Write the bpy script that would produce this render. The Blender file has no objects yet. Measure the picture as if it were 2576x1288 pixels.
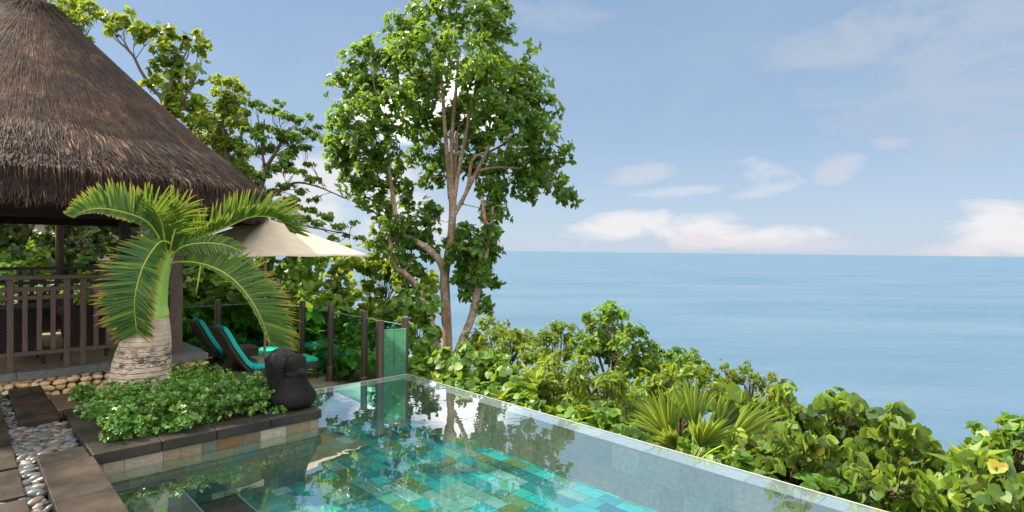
import bpy, math, random
import numpy as np
from mathutils import Vector, Matrix
random.seed(11)
RNG = np.random.default_rng(11)
PI = math.pi
S = bpy.context.scene
COL = S.collection

# ---------------------------------------------------------------- camera and measuring
F, H = 1425.0, 2.2
PITCH, ROLL = math.radians(-0.52), math.atan(15 / 1336)
RC = Matrix.Rotation(PI / 2 + PITCH, 3, 'X') @ Matrix.Rotation(ROLL, 3, 'Z')
def ray(px, py):
    d = RC @ Vector(((px - 1288) / F, -(py - 644) / F, -1)); return d / d.y
def at(px, py, D):                       # the point at depth D behind a place in the photo
    d = ray(px, py); return np.array((d.x * D, D, H + d.z * D))
EA, EB = np.array((-.70, .7142, 0)), np.array((.7142, .70, 0))   # the pool's two directions
def W(u, v, z=0.0): return EA * u + EB * v + np.array((0, 0, z))
def atv(px, py, v):                      # the point a distance v along EB
    d = ray(px, py); return at(px, py, v / (d.x * EB[0] + EB[1]))
def ground(u, v):
    z = -.28 - .32 * max(0, v - 5.8)
    if u > 15.2: z += min(2.1, .36 * (u - 15.2)) * min(1, max(0, (11 - v) / 4))
    return max(z, -44)
def groundxy(p): return ground(float(p @ EA), float(p @ EB))
MUV = np.array((EB, EA, (0, 0, 1)))      # rows: local x = v, local y = u

# ---------------------------------------------------------------- mesh helpers
class MB:
    def __init__(s): s.v = []; s.n = 0; s.f = {}; s.c = []; s.hc = False
    def add(s, v, faces, col=None):
        v = np.asarray(v, float).reshape(-1, 3)
        for f in faces:
            f = np.asarray(f, int)
            if f.ndim == 1: f = f[None]
            if len(f): s.f.setdefault(f.shape[1], []).append(f + s.n)
        s.v.append(v); s.n += len(v)
        if col is None: col = np.ones((len(v), 3))
        else:
            s.hc = True; col = np.broadcast_to(np.asarray(col, float), (len(v), 3))
        s.c.append(col)
    def box(s, lo, hi, M=None, col=None, o=(0, 0, 0)):
        x0, y0, z0 = lo; x1, y1, z1 = hi
        v = np.array([(x0,y0,z0),(x1,y0,z0),(x1,y1,z0),(x0,y1,z0),(x0,y0,z1),(x1,y0,z1),(x1,y1,z1),(x0,y1,z1)], float)
        if M is not None: v = v @ M
        s.add(v + np.array(o), [np.array([(0,3,2,1),(4,5,6,7),(0,1,5,4),(1,2,6,5),(2,3,7,6),(3,0,4,7)])], col)
    def uvbox(s, u0, u1, v0, v1, z0, z1, col=None): s.box((v0, u0, z0), (v1, u1, z1), MUV, col)
    def tube(s, pts, rad, seg=8, caps=True, smooth=3, col=None):
        pts = np.asarray(pts, float); rad = np.broadcast_to(np.asarray(rad, float), (len(pts),)).astype(float)
        if smooth > 1 and len(pts) > 2: pts, rad = catmull(pts, rad, smooth)
        n = len(pts); T = np.gradient(pts, axis=0); T /= np.linalg.norm(T, axis=1)[:, None] + 1e-9
        ref = np.array((0., 0, 1)) if abs(T[0][2]) < .9 else np.array((1., 0, 0))
        a = np.cross(T[0], ref); a /= np.linalg.norm(a); V = []
        for i in range(n):
            a = a - T[i] * (a @ T[i]); a /= np.linalg.norm(a) + 1e-9; b = np.cross(T[i], a)
            th = np.arange(seg) * 2 * PI / seg
            V.append(pts[i] + rad[i] * (np.cos(th)[:, None] * a + np.sin(th)[:, None] * b))
        V = np.concatenate(V); q = []
        for i in range(n - 1):
            j = np.arange(seg); k = (j + 1) % seg
            q.append(np.stack((i*seg+j, i*seg+k, (i+1)*seg+k, (i+1)*seg+j), 1))
        fs = [np.concatenate(q)]
        if caps: fs += [np.arange(seg)[::-1], (n - 1) * seg + np.arange(seg)]
        s.add(V, fs, col)
    def lathe(s, prof, seg=48, o=(0, 0, 0), sx=1, sy=1, fn=None):
        prof = np.asarray(prof, float); th = np.arange(seg) * 2 * PI / seg; V = []
        for r, z in prof: V.append(np.stack((r*np.cos(th)*sx, r*np.sin(th)*sy, np.full(seg, z)), 1))
        V = np.concatenate(V)
        if fn: V = fn(V)
        q = []
        for i in range(len(prof) - 1):
            j = np.arange(seg); k = (j + 1) % seg
            q.append(np.stack((i*seg+j, i*seg+k, (i+1)*seg+k, (i+1)*seg+j), 1))
        s.add(V + np.array(o), [np.concatenate(q)])
    def ball(s, c, r, M=None, seg=10, rings=6, col=None, jit=0):
        prof = [(max(math.sin(PI*i/rings), .02), -math.cos(PI*i/rings)) for i in range(rings + 1)]
        th = np.arange(seg) * 2 * PI / seg; V = []
        for a, z in prof: V.append(np.stack((a*np.cos(th), a*np.sin(th), np.full(seg, z)), 1))
        V = np.concatenate(V)
        if jit:
            p = RNG.uniform(0, 6, 6); V = V * (1 + jit*np.sin(V[:, :1]*2.2+p[0]) + jit*np.sin(V[:, 1:2]*2.5+p[1]) + jit*np.sin(V[:, 2:]*2+p[2]))
        V = V * np.asarray(r)
        if M is not None: V = V @ M
        q = []
        for i in range(rings):
            j = np.arange(seg); k = (j + 1) % seg
            q.append(np.stack((i*seg+j, i*seg+k, (i+1)*seg+k, (i+1)*seg+j), 1))
        s.add(V + np.asarray(c), [np.concatenate(q), np.arange(seg)[::-1], rings*seg+np.arange(seg)], col)
    def build(s, name, mat, parent=None, smooth=False, bevel=0, o=None, bseg=2):
        V = np.concatenate(s.v)
        off = np.array(o if o is not None else (wloc(parent) if parent else (0, 0, 0)), float)
        me = bpy.data.meshes.new(name); V = V - off
        me.vertices.add(len(V)); me.vertices.foreach_set('co', V.astype(np.float32).ravel())
        tot, idx = [], []
        for k, fl in s.f.items():
            a = np.concatenate(fl); tot.append(np.full(len(a), k)); idx.append(a.ravel())
        tot = np.concatenate(tot); idx = np.concatenate(idx)
        me.loops.add(len(idx)); me.loops.foreach_set('vertex_index', idx.astype(np.int32))
        me.polygons.add(len(tot)); st = np.concatenate(((0,), np.cumsum(tot)[:-1]))
        me.polygons.foreach_set('loop_start', st.astype(np.int32))
        me.polygons.foreach_set('loop_total', tot.astype(np.int32))
        me.polygons.foreach_set('use_smooth', np.full(len(tot), bool(smooth)))
        me.update(calc_edges=True); me.validate()
        if s.hc:
            at_ = me.color_attributes.new('tint', 'FLOAT_COLOR', 'POINT')
            c = np.concatenate(s.c); c = np.concatenate((c, np.ones((len(c), 1))), 1)
            at_.data.foreach_set('color', c.astype(np.float32).ravel())
        me.materials.append(mat)
        ob = bpy.data.objects.new(name, me); COL.objects.link(ob)
        if parent: ob.parent = parent; ob.location = off - wloc(parent)
        else: ob.location = off
        if bevel:
            m = ob.modifiers.new('bevel', 'BEVEL'); m.width = bevel; m.segments = bseg; m.limit_method = 'ANGLE'; m.angle_limit = math.radians(40)
        return ob
def wloc(o):
    p = np.zeros(3)
    while o is not None: p = p + np.array(o.location); o = o.parent
    return p
def catmull(P, R, n):
    Q = np.concatenate((2*P[:1]-P[1:2], P, 2*P[-1:]-P[-2:-1])); out, ro = [], []
    for i in range(len(P) - 1):
        p0, p1, p2, p3 = Q[i:i+4]
        for j in range(n):
            t = j / n
            out.append(.5*((2*p1)+(-p0+p2)*t+(2*p0-5*p1+4*p2-p3)*t*t+(-p0+3*p1-3*p2+p3)*t**3)); ro.append(R[i]*(1-t)+R[i+1]*t)
    out.append(P[-1]); ro.append(R[-1]); return np.array(out), np.array(ro)
def nrm(a): return a / (np.linalg.norm(a, axis=-1, keepdims=True) + 1e-9)
def tag(o, label, cat, group=None, kind=None):
    if label: o['label'] = label
    if cat: o['category'] = cat
    if group: o['group'] = group
    if kind: o['kind'] = kind
    return o
def thing(name, label, cat, loc, group=None, rz=0):
    o = bpy.data.objects.new(name, None); COL.objects.link(o); o.empty_display_size = .2
    o.location = tuple(loc); o.rotation_euler = (0, 0, rz); return tag(o, label, cat, group)
def struct(o): o['kind'] = 'structure'; return o
def kids(o): return [c for c in bpy.data.objects if c.parent == o]
def copy_tree(o, parent=None):
    c = o.copy(); COL.objects.link(c); c.parent = parent
    for ch in kids(o): copy_tree(ch, c)
    return c

# ---------------------------------------------------------------- materials
class NT:
    def __init__(s, name):
        s.m = bpy.data.materials.new(name); s.m.use_nodes = True; s.t = s.m.node_tree; s.t.nodes.clear()
        s.out = s.n('ShaderNodeOutputMaterial')
    def n(s, k, **kw):
        x = s.t.nodes.new(k)
        for a, b in kw.items(): setattr(x, a, b)
        return x
    def l(s, a, b): s.t.links.new(a, b)
    def pos(s, scale=(1, 1, 1), rot=(0, 0, 0)):
        g = s.n('ShaderNodeNewGeometry'); m = s.n('ShaderNodeMapping'); m.inputs['Scale'].default_value = scale; m.inputs['Rotation'].default_value = rot
        s.l(g.outputs['Position'], m.inputs['Vector']); return m.outputs[0]
    def obj(s, scale=(1, 1, 1), rot=(0, 0, 0)):
        g = s.n('ShaderNodeTexCoord'); m = s.n('ShaderNodeMapping'); m.inputs['Scale'].default_value = scale; m.inputs['Rotation'].default_value = rot
        s.l(g.outputs['Object'], m.inputs['Vector']); return m.outputs[0]
    def noise(s, vec, scale, detail=4, rough=.6, dist=0):
        x = s.n('ShaderNodeTexNoise'); x.inputs['Scale'].default_value = scale; x.inputs['Detail'].default_value = detail
        x.inputs['Roughness'].default_value = rough; x.inputs['Distortion'].default_value = dist
        s.l(vec, x.inputs['Vector']); return x.outputs['Fac']
    def ramp(s, fac, stops, interp='LINEAR'):
        r = s.n('ShaderNodeValToRGB'); e = r.color_ramp; e.interpolation = interp
        while len(e.elements) < len(stops): e.elements.new(.5)
        for el, (p, c) in zip(e.elements, stops):
            el.position = p; el.color = (*c, 1) if hasattr(c, '__len__') else (c, c, c, 1)
        s.l(fac, r.inputs[0]); return r.outputs[0]
    def mix(s, fac, a, b, mode='MIX'):
        x = s.n('ShaderNodeMix', data_type='RGBA', blend_type=mode)
        for i, v in ((0, fac), (6, a), (7, b)):
            if hasattr(v, 'links') or hasattr(v, 'is_linked'): s.l(v, x.inputs[i])
            else: x.inputs[i].default_value = v if i == 0 else (*v, 1)
        return x.outputs[2]
    def math(s, op, a, b=0.0):
        x = s.n('ShaderNodeMath', operation=op)
        for i, v in ((0, a), (1, b)):
            if hasattr(v, 'is_linked'): s.l(v, x.inputs[i])
            else: x.inputs[i].default_value = v
        return x.outputs[0]
    def bsdf(s, col, rough=.6, spec=.5, bump=None, bs=.3, bd=.02, metal=0):
        b = s.n('ShaderNodeBsdfPrincipled')
        if hasattr(col, 'is_linked'): s.l(col, b.inputs['Base Color'])
        else: b.inputs['Base Color'].default_value = (*col, 1)
        if hasattr(rough, 'is_linked'): s.l(rough, b.inputs['Roughness'])
        else: b.inputs['Roughness'].default_value = rough
        b.inputs['Specular IOR Level'].default_value = spec; b.inputs['Metallic'].default_value = metal
        if bump is not None:
            u = s.n('ShaderNodeBump'); u.inputs['Strength'].default_value = bs; u.inputs['Distance'].default_value = bd
            s.l(bump, u.inputs['Height']); s.l(u.outputs[0], b.inputs['Normal'])
        return b
    def done(s, sh): s.l(sh.outputs[0], s.out.inputs[0]); return s.m

def simple(name, stops, scale=6, stretch=(1, 1, 1), rough=.6, bs=.3, bd=.01, spec=.5, detail=5, obj=True):
    t = NT(name); v = t.obj(stretch) if obj else t.pos(stretch); f = t.noise(v, scale, detail)
    c = t.ramp(f, stops); g = t.noise(v, scale * 6, 3)
    return t.done(t.bsdf(c, rough, spec, g, bs, bd))

def leaf_mat(name, stops, trans=.45, rough=.42, spec=.5, tcol=(.35, .5, .06)):
    t = NT(name); g = t.n('ShaderNodeNewGeometry')
    c = t.ramp(g.outputs['Random Per Island'], stops)
    nz = t.noise(t.pos((1, 1, 1)), 1.1, 2)
    c = t.mix(1.0, c, t.ramp(nz, [(.3, (.72, .78, .8)), (.7, (1.2, 1.16, 1.0))]), 'MULTIPLY')
    fine = t.noise(t.pos((1, 1, 1)), 38, 4, .7)      # mottling and blemishes within a leaf
    c = t.mix(1.0, c, t.ramp(fine, [(.3, (.7, .74, .7)), (.5, (1., 1., 1.)), (.7, (1.25, 1.2, 1.1))]), 'MULTIPLY')
    c = t.mix(t.ramp(t.noise(t.pos((1, 1, 1)), 9, 5, .8), [(.66, 0.), (.72, .7)]), c, (.17, .1, .03))
    b = t.bsdf(c, rough, spec, fine, .25, .01)
    tr = t.n('ShaderNodeBsdfTranslucent')
    t.l(t.mix(.6, c, tcol, 'MIX'), tr.inputs[0])
    m = t.n('ShaderNodeMixShader'); m.inputs[0].default_value = trans
    t.l(b.outputs[0], m.inputs[1]); t.l(tr.outputs[0], m.inputs[2]); return t.done(m)

def tint_mat(name, rough=.5, spec=.5, stretch=(3, 14, 3), bs=.3, bd=.004, streak=.45, scale=4, obj=False):
    t = NT(name); a = t.n('ShaderNodeVertexColor'); a.layer_name = 'tint'
    v = t.pos(stretch); f = t.noise(v, scale, 5, .65, .6)
    c = t.mix(streak, a.outputs[0], t.ramp(f, [(.25, .25), (.5, .9), (.8, 1.9)]), 'MULTIPLY')
    return t.done(t.bsdf(c, rough, spec, f, bs, bd))

M = {}
def G(*c): return c
# ---- stone, wood, metal
M['basalt'] = (lambda t: t.done(t.bsdf(t.mix(t.ramp(t.noise(t.pos(), 1.7, 5), [(.38, 0.), (.66, 1.)]), t.ramp(t.noise(t.pos(), 22, 6, .7), [(.3, (.01, .0095, .0095)), (.7, (.026, .024, .022))]), (.045, .037, .03)),
    t.ramp(t.noise(t.pos(), 3.1, 4), [(.35, .25), (.65, .6)]), .22, t.noise(t.pos(), 70, 4, .7), .35, .006)))(NT('wet basalt'))
M['slab'] = (lambda t: t.done(t.bsdf(t.mix(t.ramp(t.noise(t.pos((1, 1, 1), (0, 0, -.776)), 2.3, 5), [(.38, 0.), (.66, 1.)]), t.ramp(t.noise(t.pos((2, 9, 2), (0, 0, -.776)), 6, 6, .7), [(.3, (.009, .0075, .0065)), (.7, (.022, .018, .0145))]), (.058, .044, .033)),
    t.ramp(t.noise(t.pos(), 2.1, 4), [(.35, .3), (.65, .65)]), .16, t.noise(t.pos((2, 9, 2), (0, 0, -.776)), 30, 5, .75), .5, .008)))(NT('dark slab stone'))
M['brown_slab'] = simple('brown slab stone', [(.3, (.07, .045, .03)), (.7, (.13, .085, .055))], 5, (2, 9, 2), .35, .4, .006)
M['grey_cope'] = (lambda t: t.done(t.bsdf(t.ramp(t.noise(t.pos(), 9, 6, .7), [(.3, (.075, .08, .08)), (.7, (.16, .16, .155))]), .5, .5, t.noise(t.pos(), 60, 4), .5, .006)))(NT('grey coping stone'))
M['pav_floor'] = simple('pavilion floor', [(.3, (.26, .18, .11)), (.7, (.42, .31, .2))], 4, (1, 5, 1), .35, .1, .004)
M['brown_wood'] = (lambda t: t.done(t.bsdf(t.ramp(t.noise(t.obj((8, 8, 1)), 5, 5, .6, .4), [(.3, (.062, .036, .027)), (.7, (.115, .07, .052))]), .5, .4, t.noise(t.obj((30, 30, 2)), 5, 4), .25, .004)))(NT('brown painted wood'))
M['dark_wood'] = simple('dark timber', [(.3, (.012, .009, .008)), (.7, (.03, .02, .016))], 4, (6, 6, 1), .5, .2, .004)
M['post'] = simple('fence post paint', [(.3, (.06, .036, .028)), (.7, (.085, .052, .04))], 3, (4, 4, .6), .32, .1, .002)
M['deck'] = (lambda t: t.done(t.bsdf(t.mix(t.ramp(t.noise(t.pos(), 1.3, 4), [(.42, 0.), (.6, 1.)]), t.ramp(t.noise(t.pos((14, 1.5, 5), (0, 0, -.776)), 4, 6, .65, .3), [(.25, (.1, .068, .05)), (.75, (.27, .19, .135))]), (.34, .27, .2)),
    t.ramp(t.noise(t.pos(), 1.3, 4), [(.42, .16), (.6, .55)]), .5, t.noise(t.pos((30, 3, 5), (0, 0, -.776)), 4, 4), .3, .004)))(NT('wet deck boards'))
def wicker(name, a, b):
    t = NT(name); v = t.obj(); w = t.n('ShaderNodeTexWave', wave_type='BANDS', bands_direction='DIAGONAL'); w.inputs['Scale'].default_value = 16
    w.inputs['Distortion'].default_value = .6; t.l(v, w.inputs['Vector'])
    w2 = t.n('ShaderNodeTexWave', wave_type='BANDS', bands_direction='Z'); w2.inputs['Scale'].default_value = 40; t.l(v, w2.inputs['Vector'])
    h = t.math('MULTIPLY', w.outputs['Fac'], w2.outputs['Fac'])
    return t.done(t.bsdf(t.ramp(w.outputs['Fac'], [(.2, a), (.8, b)]), .45, .5, h, .7, .01))
M['wicker'] = wicker('brown wicker', (.03, .02, .016), (.12, .08, .06))
M['wicker_dark'] = wicker('dark wicker', (.018, .013, .012), (.075, .055, .048))
def fabric(name, col, sss=0):
    t = NT(name); f = t.noise(t.obj(), 220, 2); g = t.noise(t.obj(), 3, 3)
    c = t.mix(1.0, col, t.ramp(g, [(.3, .88), (.7, 1.06)]), 'MULTIPLY')
    b = t.bsdf(c, .85, .2, f, .15, .002)
    if not sss: return t.done(b)
    tr = t.n('ShaderNodeBsdfTranslucent'); tr.inputs[0].default_value = (*[x * .9 for x in col], 1)
    m = t.n('ShaderNodeMixShader'); m.inputs[0].default_value = sss; t.l(b.outputs[0], m.inputs[1]); t.l(tr.outputs[0], m.inputs[2]); return t.done(m)
M['turquoise'] = fabric('turquoise cushion cloth', (.035, .55, .5))
M['canvas'] = fabric('cream canvas', (.74, .64, .5), .3)
M['pole'] = simple('varnished pole', [(.3, (.36, .16, .07)), (.7, (.5, .25, .11))], 3, (5, 5, .5), .35, .1, .002)
M['concrete'] = simple('base block', [(.3, (.2, .16, .11)), (.7, (.32, .27, .19))], 7, (1, 1, 1), .8, .3, .005)
M['cream_wall'] = simple('cream render', [(.3, (.3, .27, .22)), (.7, (.38, .34, .28))], 2, (1, 1, 1), .8, .1, .004)
M['volcanic'] = (lambda t: t.done(t.bsdf(t.ramp(t.noise(t.obj(), 5, 6, .65), [(.3, (.006, .006, .0065)), (.72, (.021, .019, .0185))]), t.ramp(t.noise(t.obj(), 3, 3), [(.3, .5), (.7, .75)]), .1, t.noise(t.obj(), 90, 5, .7), .3, .004)))(NT('black carved stone'))
M['rough_rock'] = (lambda t: t.done(t.bsdf(t.ramp(t.noise(t.obj(), 16, 7, .75), [(.35, (.008, .008, .01)), (.58, (.04, .04, .048)), (.7, (.16, .16, .17))]), .75, .3, t.noise(t.obj(), 28, 7, .8), 1, .03)))(NT('pitted rock'))
M['rubble'] = (lambda t: t.done(t.bsdf(t.mix(.8, t.ramp(t.n('ShaderNodeNewGeometry').outputs['Random Per Island'], [(0, (.7, .45, .2)), (.45, (.8, .6, .34)), (.8, (.78, .64, .44)), (1, (.7, .38, .14))]),
    t.ramp(t.noise(t.pos(), 24, 6, .75), [(.28, .35), (.5, .95), (.75, 1.3)]), 'MULTIPLY'), .8, .3, t.noise(t.pos(), 50, 6, .7), .7, .012)))(NT('ochre rubble stone'))
M['mortar'] = simple('dark mortar', [(.3, (.05, .035, .025)), (.7, (.1, .07, .05))], 20, (1, 1, 1), .9, .4, .01)
M['pebble'] = (lambda t: t.done(t.bsdf(t.mix(.5, t.ramp(t.n('ShaderNodeNewGeometry').outputs['Random Per Island'], [(0, (.026, .03, .036)), (.3, (.06, .068, .078)), (.55, (.1, .11, .115)), (.72, (.06, .054, .05)), (.85, (.16, .105, .07)), (1, (.21, .21, .2))]),
    t.ramp(t.noise(t.pos((6, 22, 10)), 3, 5, .7), [(.3, .5), (.7, 1.4)]), 'MULTIPLY'), .42, .5, t.noise(t.pos(), 60, 3), .1, .003)))(NT('river pebbles'))
M['soil'] = simple('soil', [(.3, (.02, .014, .01)), (.7, (.06, .042, .028))], 8, (1, 1, 1), .9, .8, .03, obj=False)
M['hill'] = simple('hillside earth', [(.3, (.02, .025, .01)), (.7, (.05, .055, .02))], 2, (1, 1, 1), .9, .8, .05, obj=False)
M['thatch'] = (lambda t: t.done(t.bsdf(t.mix(1., t.mix(1., t.ramp(t.n('ShaderNodeNewGeometry').outputs['Random Per Island'], [(0, (.05, .027, .018)), (.5, (.085, .048, .032)), (.9, (.13, .077, .052)), (1, (.27, .18, .125))]),
    t.ramp(t.noise(t.pos((1, 1, .45)), 2.6, 5, .65, .8), [(.38, (.36, .34, .36)), (.53, (.62, .58, .57)), (.66, (1.25, 1.14, 1.06))]), 'MULTIPLY'), t.ramp(t.noise(t.pos((1, 1, .6)), 14, 6, .75), [(.36, .45), (.55, 1.), (.68, 1.9)]), 'MULTIPLY'), .8, .25)))(NT('weathered thatch'))
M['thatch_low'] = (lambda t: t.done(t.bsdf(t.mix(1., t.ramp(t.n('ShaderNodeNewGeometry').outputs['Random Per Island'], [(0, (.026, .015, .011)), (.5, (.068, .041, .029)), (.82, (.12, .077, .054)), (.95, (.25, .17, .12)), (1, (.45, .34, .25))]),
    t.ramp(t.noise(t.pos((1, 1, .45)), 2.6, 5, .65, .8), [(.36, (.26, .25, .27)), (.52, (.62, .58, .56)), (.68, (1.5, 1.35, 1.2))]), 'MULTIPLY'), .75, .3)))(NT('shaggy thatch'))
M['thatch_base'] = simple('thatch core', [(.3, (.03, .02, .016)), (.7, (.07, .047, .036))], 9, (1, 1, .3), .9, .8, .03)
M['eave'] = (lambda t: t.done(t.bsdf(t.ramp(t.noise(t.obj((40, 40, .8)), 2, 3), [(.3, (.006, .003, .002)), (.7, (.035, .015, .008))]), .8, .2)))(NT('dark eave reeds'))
# ---- pool
M['tile'] = tint_mat('slate pool tiles', .35, .4, (2, 9, 6), .2, .003, .5)
M['ledge'] = tint_mat('pool edge stone', .4, .4, (5, 5, 5), .2, .003, .3)
M['grout'] = simple('grout', [(.3, (.08, .15, .13)), (.7, (.11, .2, .18))], 6)
M['lip'] = simple('pale pool lip', [(.3, (.4, .38, .35)), (.7, (.5, .48, .44))], 9)
def water_mat():
    t = NT('pool water'); n = t.noise(t.pos((1, 1, 1)), 2.2, 2, .5, .5)
    u = t.n('ShaderNodeBump'); u.inputs['Strength'].default_value = .06; u.inputs['Distance'].default_value = .03; t.l(n, u.inputs['Height'])
    fr = t.n('ShaderNodeFresnel'); fr.inputs['IOR'].default_value = 1.6; t.l(u.outputs[0], fr.inputs['Normal'])
    ge = t.n('ShaderNodeNewGeometry'); bf = ge.outputs['Backfacing']      # light coming up through the sheet passes; only the top mirrors
    fac = t.math('ADD', t.math('MULTIPLY', t.math('POWER', fr.outputs[0], .33), t.math('SUBTRACT', 1.0, bf)), t.math('MULTIPLY', bf, .1))
    g = t.n('ShaderNodeBsdfGlossy'); g.inputs['Roughness'].default_value = 0.0; t.l(u.outputs[0], g.inputs['Normal'])
    tr = t.n('ShaderNodeBsdfTransparent'); tr.inputs[0].default_value = (.80, .95, .94, 1)
    m = t.n('ShaderNodeMixShader'); t.l(fac, m.inputs[0]); t.l(tr.outputs[0], m.inputs[1]); t.l(g.outputs[0], m.inputs[2])
    return t.done(m)
M['water'] = water_mat()
def glass_mat():
    t = NT('green tinted glass'); fr = t.n('ShaderNodeFresnel'); fr.inputs['IOR'].default_value = 1.3
    ge = t.n('ShaderNodeNewGeometry'); f = t.math('MULTIPLY', fr.outputs[0], t.math('SUBTRACT', 1.0, ge.outputs['Backfacing']))
    g = t.n('ShaderNodeBsdfGlossy'); g.inputs['Roughness'].default_value = .02
    tr = t.n('ShaderNodeBsdfTransparent'); tr.inputs[0].default_value = (.62, .86, .75, 1)
    m = t.n('ShaderNodeMixShader'); t.l(f, m.inputs[0]); t.l(tr.outputs[0], m.inputs[1]); t.l(g.outputs[0], m.inputs[2]); return t.done(m)
M['glass'] = glass_mat()
def wet_glass():
    t = NT('wet green glass'); tr = t.n('ShaderNodeBsdfTransparent'); tr.inputs[0].default_value = (.55, .88, .72, 1)
    d = t.n('ShaderNodeBsdfTranslucent'); d.inputs[0].default_value = (.3, .62, .45, 1); f = t.n('ShaderNodeBsdfDiffuse'); f.inputs[0].default_value = (.3, .62, .45, 1)
    a = t.n('ShaderNodeMixShader'); a.inputs[0].default_value = .5; t.l(d.outputs[0], a.inputs[1]); t.l(f.outputs[0], a.inputs[2])
    m = t.n('ShaderNodeMixShader'); t.l(t.ramp(t.noise(t.pos((1, 1, .5)), 26, 6, .75), [(.35, .2), (.7, .36)]), m.inputs[0]); t.l(tr.outputs[0], m.inputs[1]); t.l(a.outputs[0], m.inputs[2]); return t.done(m)
M['glass_wet'] = wet_glass()
M['glass_edge'] = simple('pale glass edge', [(.3, (.3, .48, .42)), (.7, (.42, .6, .54))], 3, (1, 1, 1), .15)
def sea_mat():
    t = NT('sea water'); v = t.pos((1, 3.2, 1)); a = t.noise(v, .03, 8, .7); b = t.noise(v, .5, 5, .7)
    big = t.noise(t.pos((1, 4, 1)), .004, 4)
    big = t.math('ADD', t.math('MULTIPLY', big, .6), t.math('MULTIPLY', t.noise(t.pos((1, 6, 1)), .05, 10, .8), .4))
    c = t.ramp(big, [(.4, (.062, .122, .186)), (.6, (.086, .15, .218))])
    return t.done(t.bsdf(c, .5, .14, t.math('ADD', a, t.math('MULTIPLY', b, .35)), .6, 1.2))
M['sea'] = sea_mat()
# ---- leaves
M['lf_tree'] = leaf_mat('tree leaf', [(0, (0.033, 0.098, .018)), (.5, (0.062, 0.165, .022)), (.85, (0.113, 0.247, .03)), (.985, (0.187, 0.319, .035)), (1, (0.359, 0.185, .03))], .5, .36, tcol=(0.390, 0.536, .04))
M['lf_lime'] = leaf_mat('lime leaf', [(0, (0.072, 0.150, .015)), (.5, (0.133, 0.241, .02)), (.9, (0.224, 0.332, .028)), (1, (0.400, 0.375, .05))], .46, tcol=(0.524, 0.568, .04))
M['lf_mid'] = leaf_mat('mid green leaf', [(0, (0.047, 0.118, .018)), (.4, (0.086, 0.206, .024)), (.8, (0.148, 0.299, .03)), (.97, (0.242, 0.391, .04)), (1, (0.390, 0.371, .05))], .46, tcol=(0.406, 0.536, .04))
M['lf_shaded'] = leaf_mat('shaded leaf', [(0, (.022, .05, .012)), (.6, (.042, .085, .018)), (.95, (.09, .15, .025)), (1, (.3, .28, .04))], .35, tcol=(.3, .36, .04))  # leaf colour darkened to stand in for the shade of the canopy
M['lf_heart'] = leaf_mat('heart leaf', [(0, (0.043, 0.092, .03)), (.35, (0.072, 0.146, .028)), (.6, (0.128, 0.224, .028)), (.88, (0.212, 0.322, .035)), (.97, (0.340, 0.374, .05)), (1, (0.383, 0.229, .04))], .42, .45, .4, tcol=(0.425, 0.541, .05))
M['lf_hedge'] = leaf_mat('glossy hedge leaf', [(0, (.035, .11, .02)), (.4, (.07, .2, .03)), (.75, (.12, .3, .04)), (.975, (.24, .44, .07)), (.99, (.3, .5, .08)), (1, (.75, .42, .03))], .32, .25, .7, tcol=(.3, .5, .05))
M['lf_fan'] = leaf_mat('fan palm leaf', [(0, (.06, .16, .03)), (.5, (.12, .24, .03)), (1, (.36, .42, .05))], .4, .4, tcol=(.5, .55, .06))
M['bark'] = (lambda t: t.done(t.bsdf(t.mix(t.ramp(t.noise(t.pos((1, 1, .5)), 2.2, 5, .7), [(.45, 0.), (.6, .8)]), t.mix(.8, t.ramp(t.noise(t.pos((1, 1, .3)), 6, 5, .7), [(.3, (.2, .115, .07)), (.55, (.38, .25, .17)), (.75, (.55, .42, .31))]), t.ramp(t.noise(t.pos((1, 1, 7)), 7, 4, .7), [(.35, .3), (.6, 1.15)]), 'MULTIPLY'), t.ramp(t.noise(t.pos((1, 1, 4)), 5, 5, .75), [(.35, (.14, .1, .075)), (.55, (.5, .41, .33)), (.7, (.68, .6, .52))])), .8, .3, t.noise(t.pos((3, 3, 9)), 8, 5), .6, .02)))(NT('tan bark'))
M['twig'] = simple('brown twigs', [(.3, (.06, .04, .025)), (.7, (.14, .09, .055))], 5, (1, 1, .4), .8, .3, .01, obj=False)
def palm_trunk_mat():
    t = NT('palm trunk bark'); v = t.obj((1, 1, 1)); sep = t.n('ShaderNodeSeparateXYZ'); t.l(v, sep.inputs[0])
    z = sep.outputs[2]
    zz = t.math('ADD', z, t.math('MULTIPLY', t.noise(v, 2.2, 2), .03))
    sw = t.math('FRACT', t.math('MULTIPLY', zz, 15.0))
    ring = t.ramp(sw, [(.0, .06), (.08, .12), (.16, 1.0), (.93, .9), (1., .06)])
    base = t.ramp(t.noise(t.obj((3, 3, 3)), 4, 5, .7), [(.3, (.44, .33, .245)), (.55, (.6, .48, .38)), (.75, (.76, .67, .58))])
    low = t.ramp(z, [(.3, .9), (.8, .5), (.95, .15), (1.0, .1)])
    c = t.mix(low, base, t.mix(1., base, ring, 'MULTIPLY'))
    band = t.ramp(z, [(.3, 0.), (.46, 1.), (.66, 1.), (.78, 0.)])
    blot = t.ramp(t.math('ADD', t.math('MULTIPLY', t.noise(t.obj((2, 2, 3)), 3, 4, .6), .6), t.math('MULTIPLY', t.noise(t.obj((4, 4, 30)), 4, 6, .75), .8)), [(.70, 0.), (.75, .92)])
    c = t.mix(t.math('MULTIPLY', band, blot), c, (.022, .018, .013))
    rust = t.ramp(t.noise(t.obj((4, 4, 2)), 4, 5, .7), [(.58, 0.), (.7, 1.)])
    c = t.mix(t.math('MULTIPLY', rust, .5), c, (.34, .16, .07))
    return t.done(t.bsdf(c, .7, .3, ring, .25, .008))
M['palm_trunk'] = palm_trunk_mat()
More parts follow.
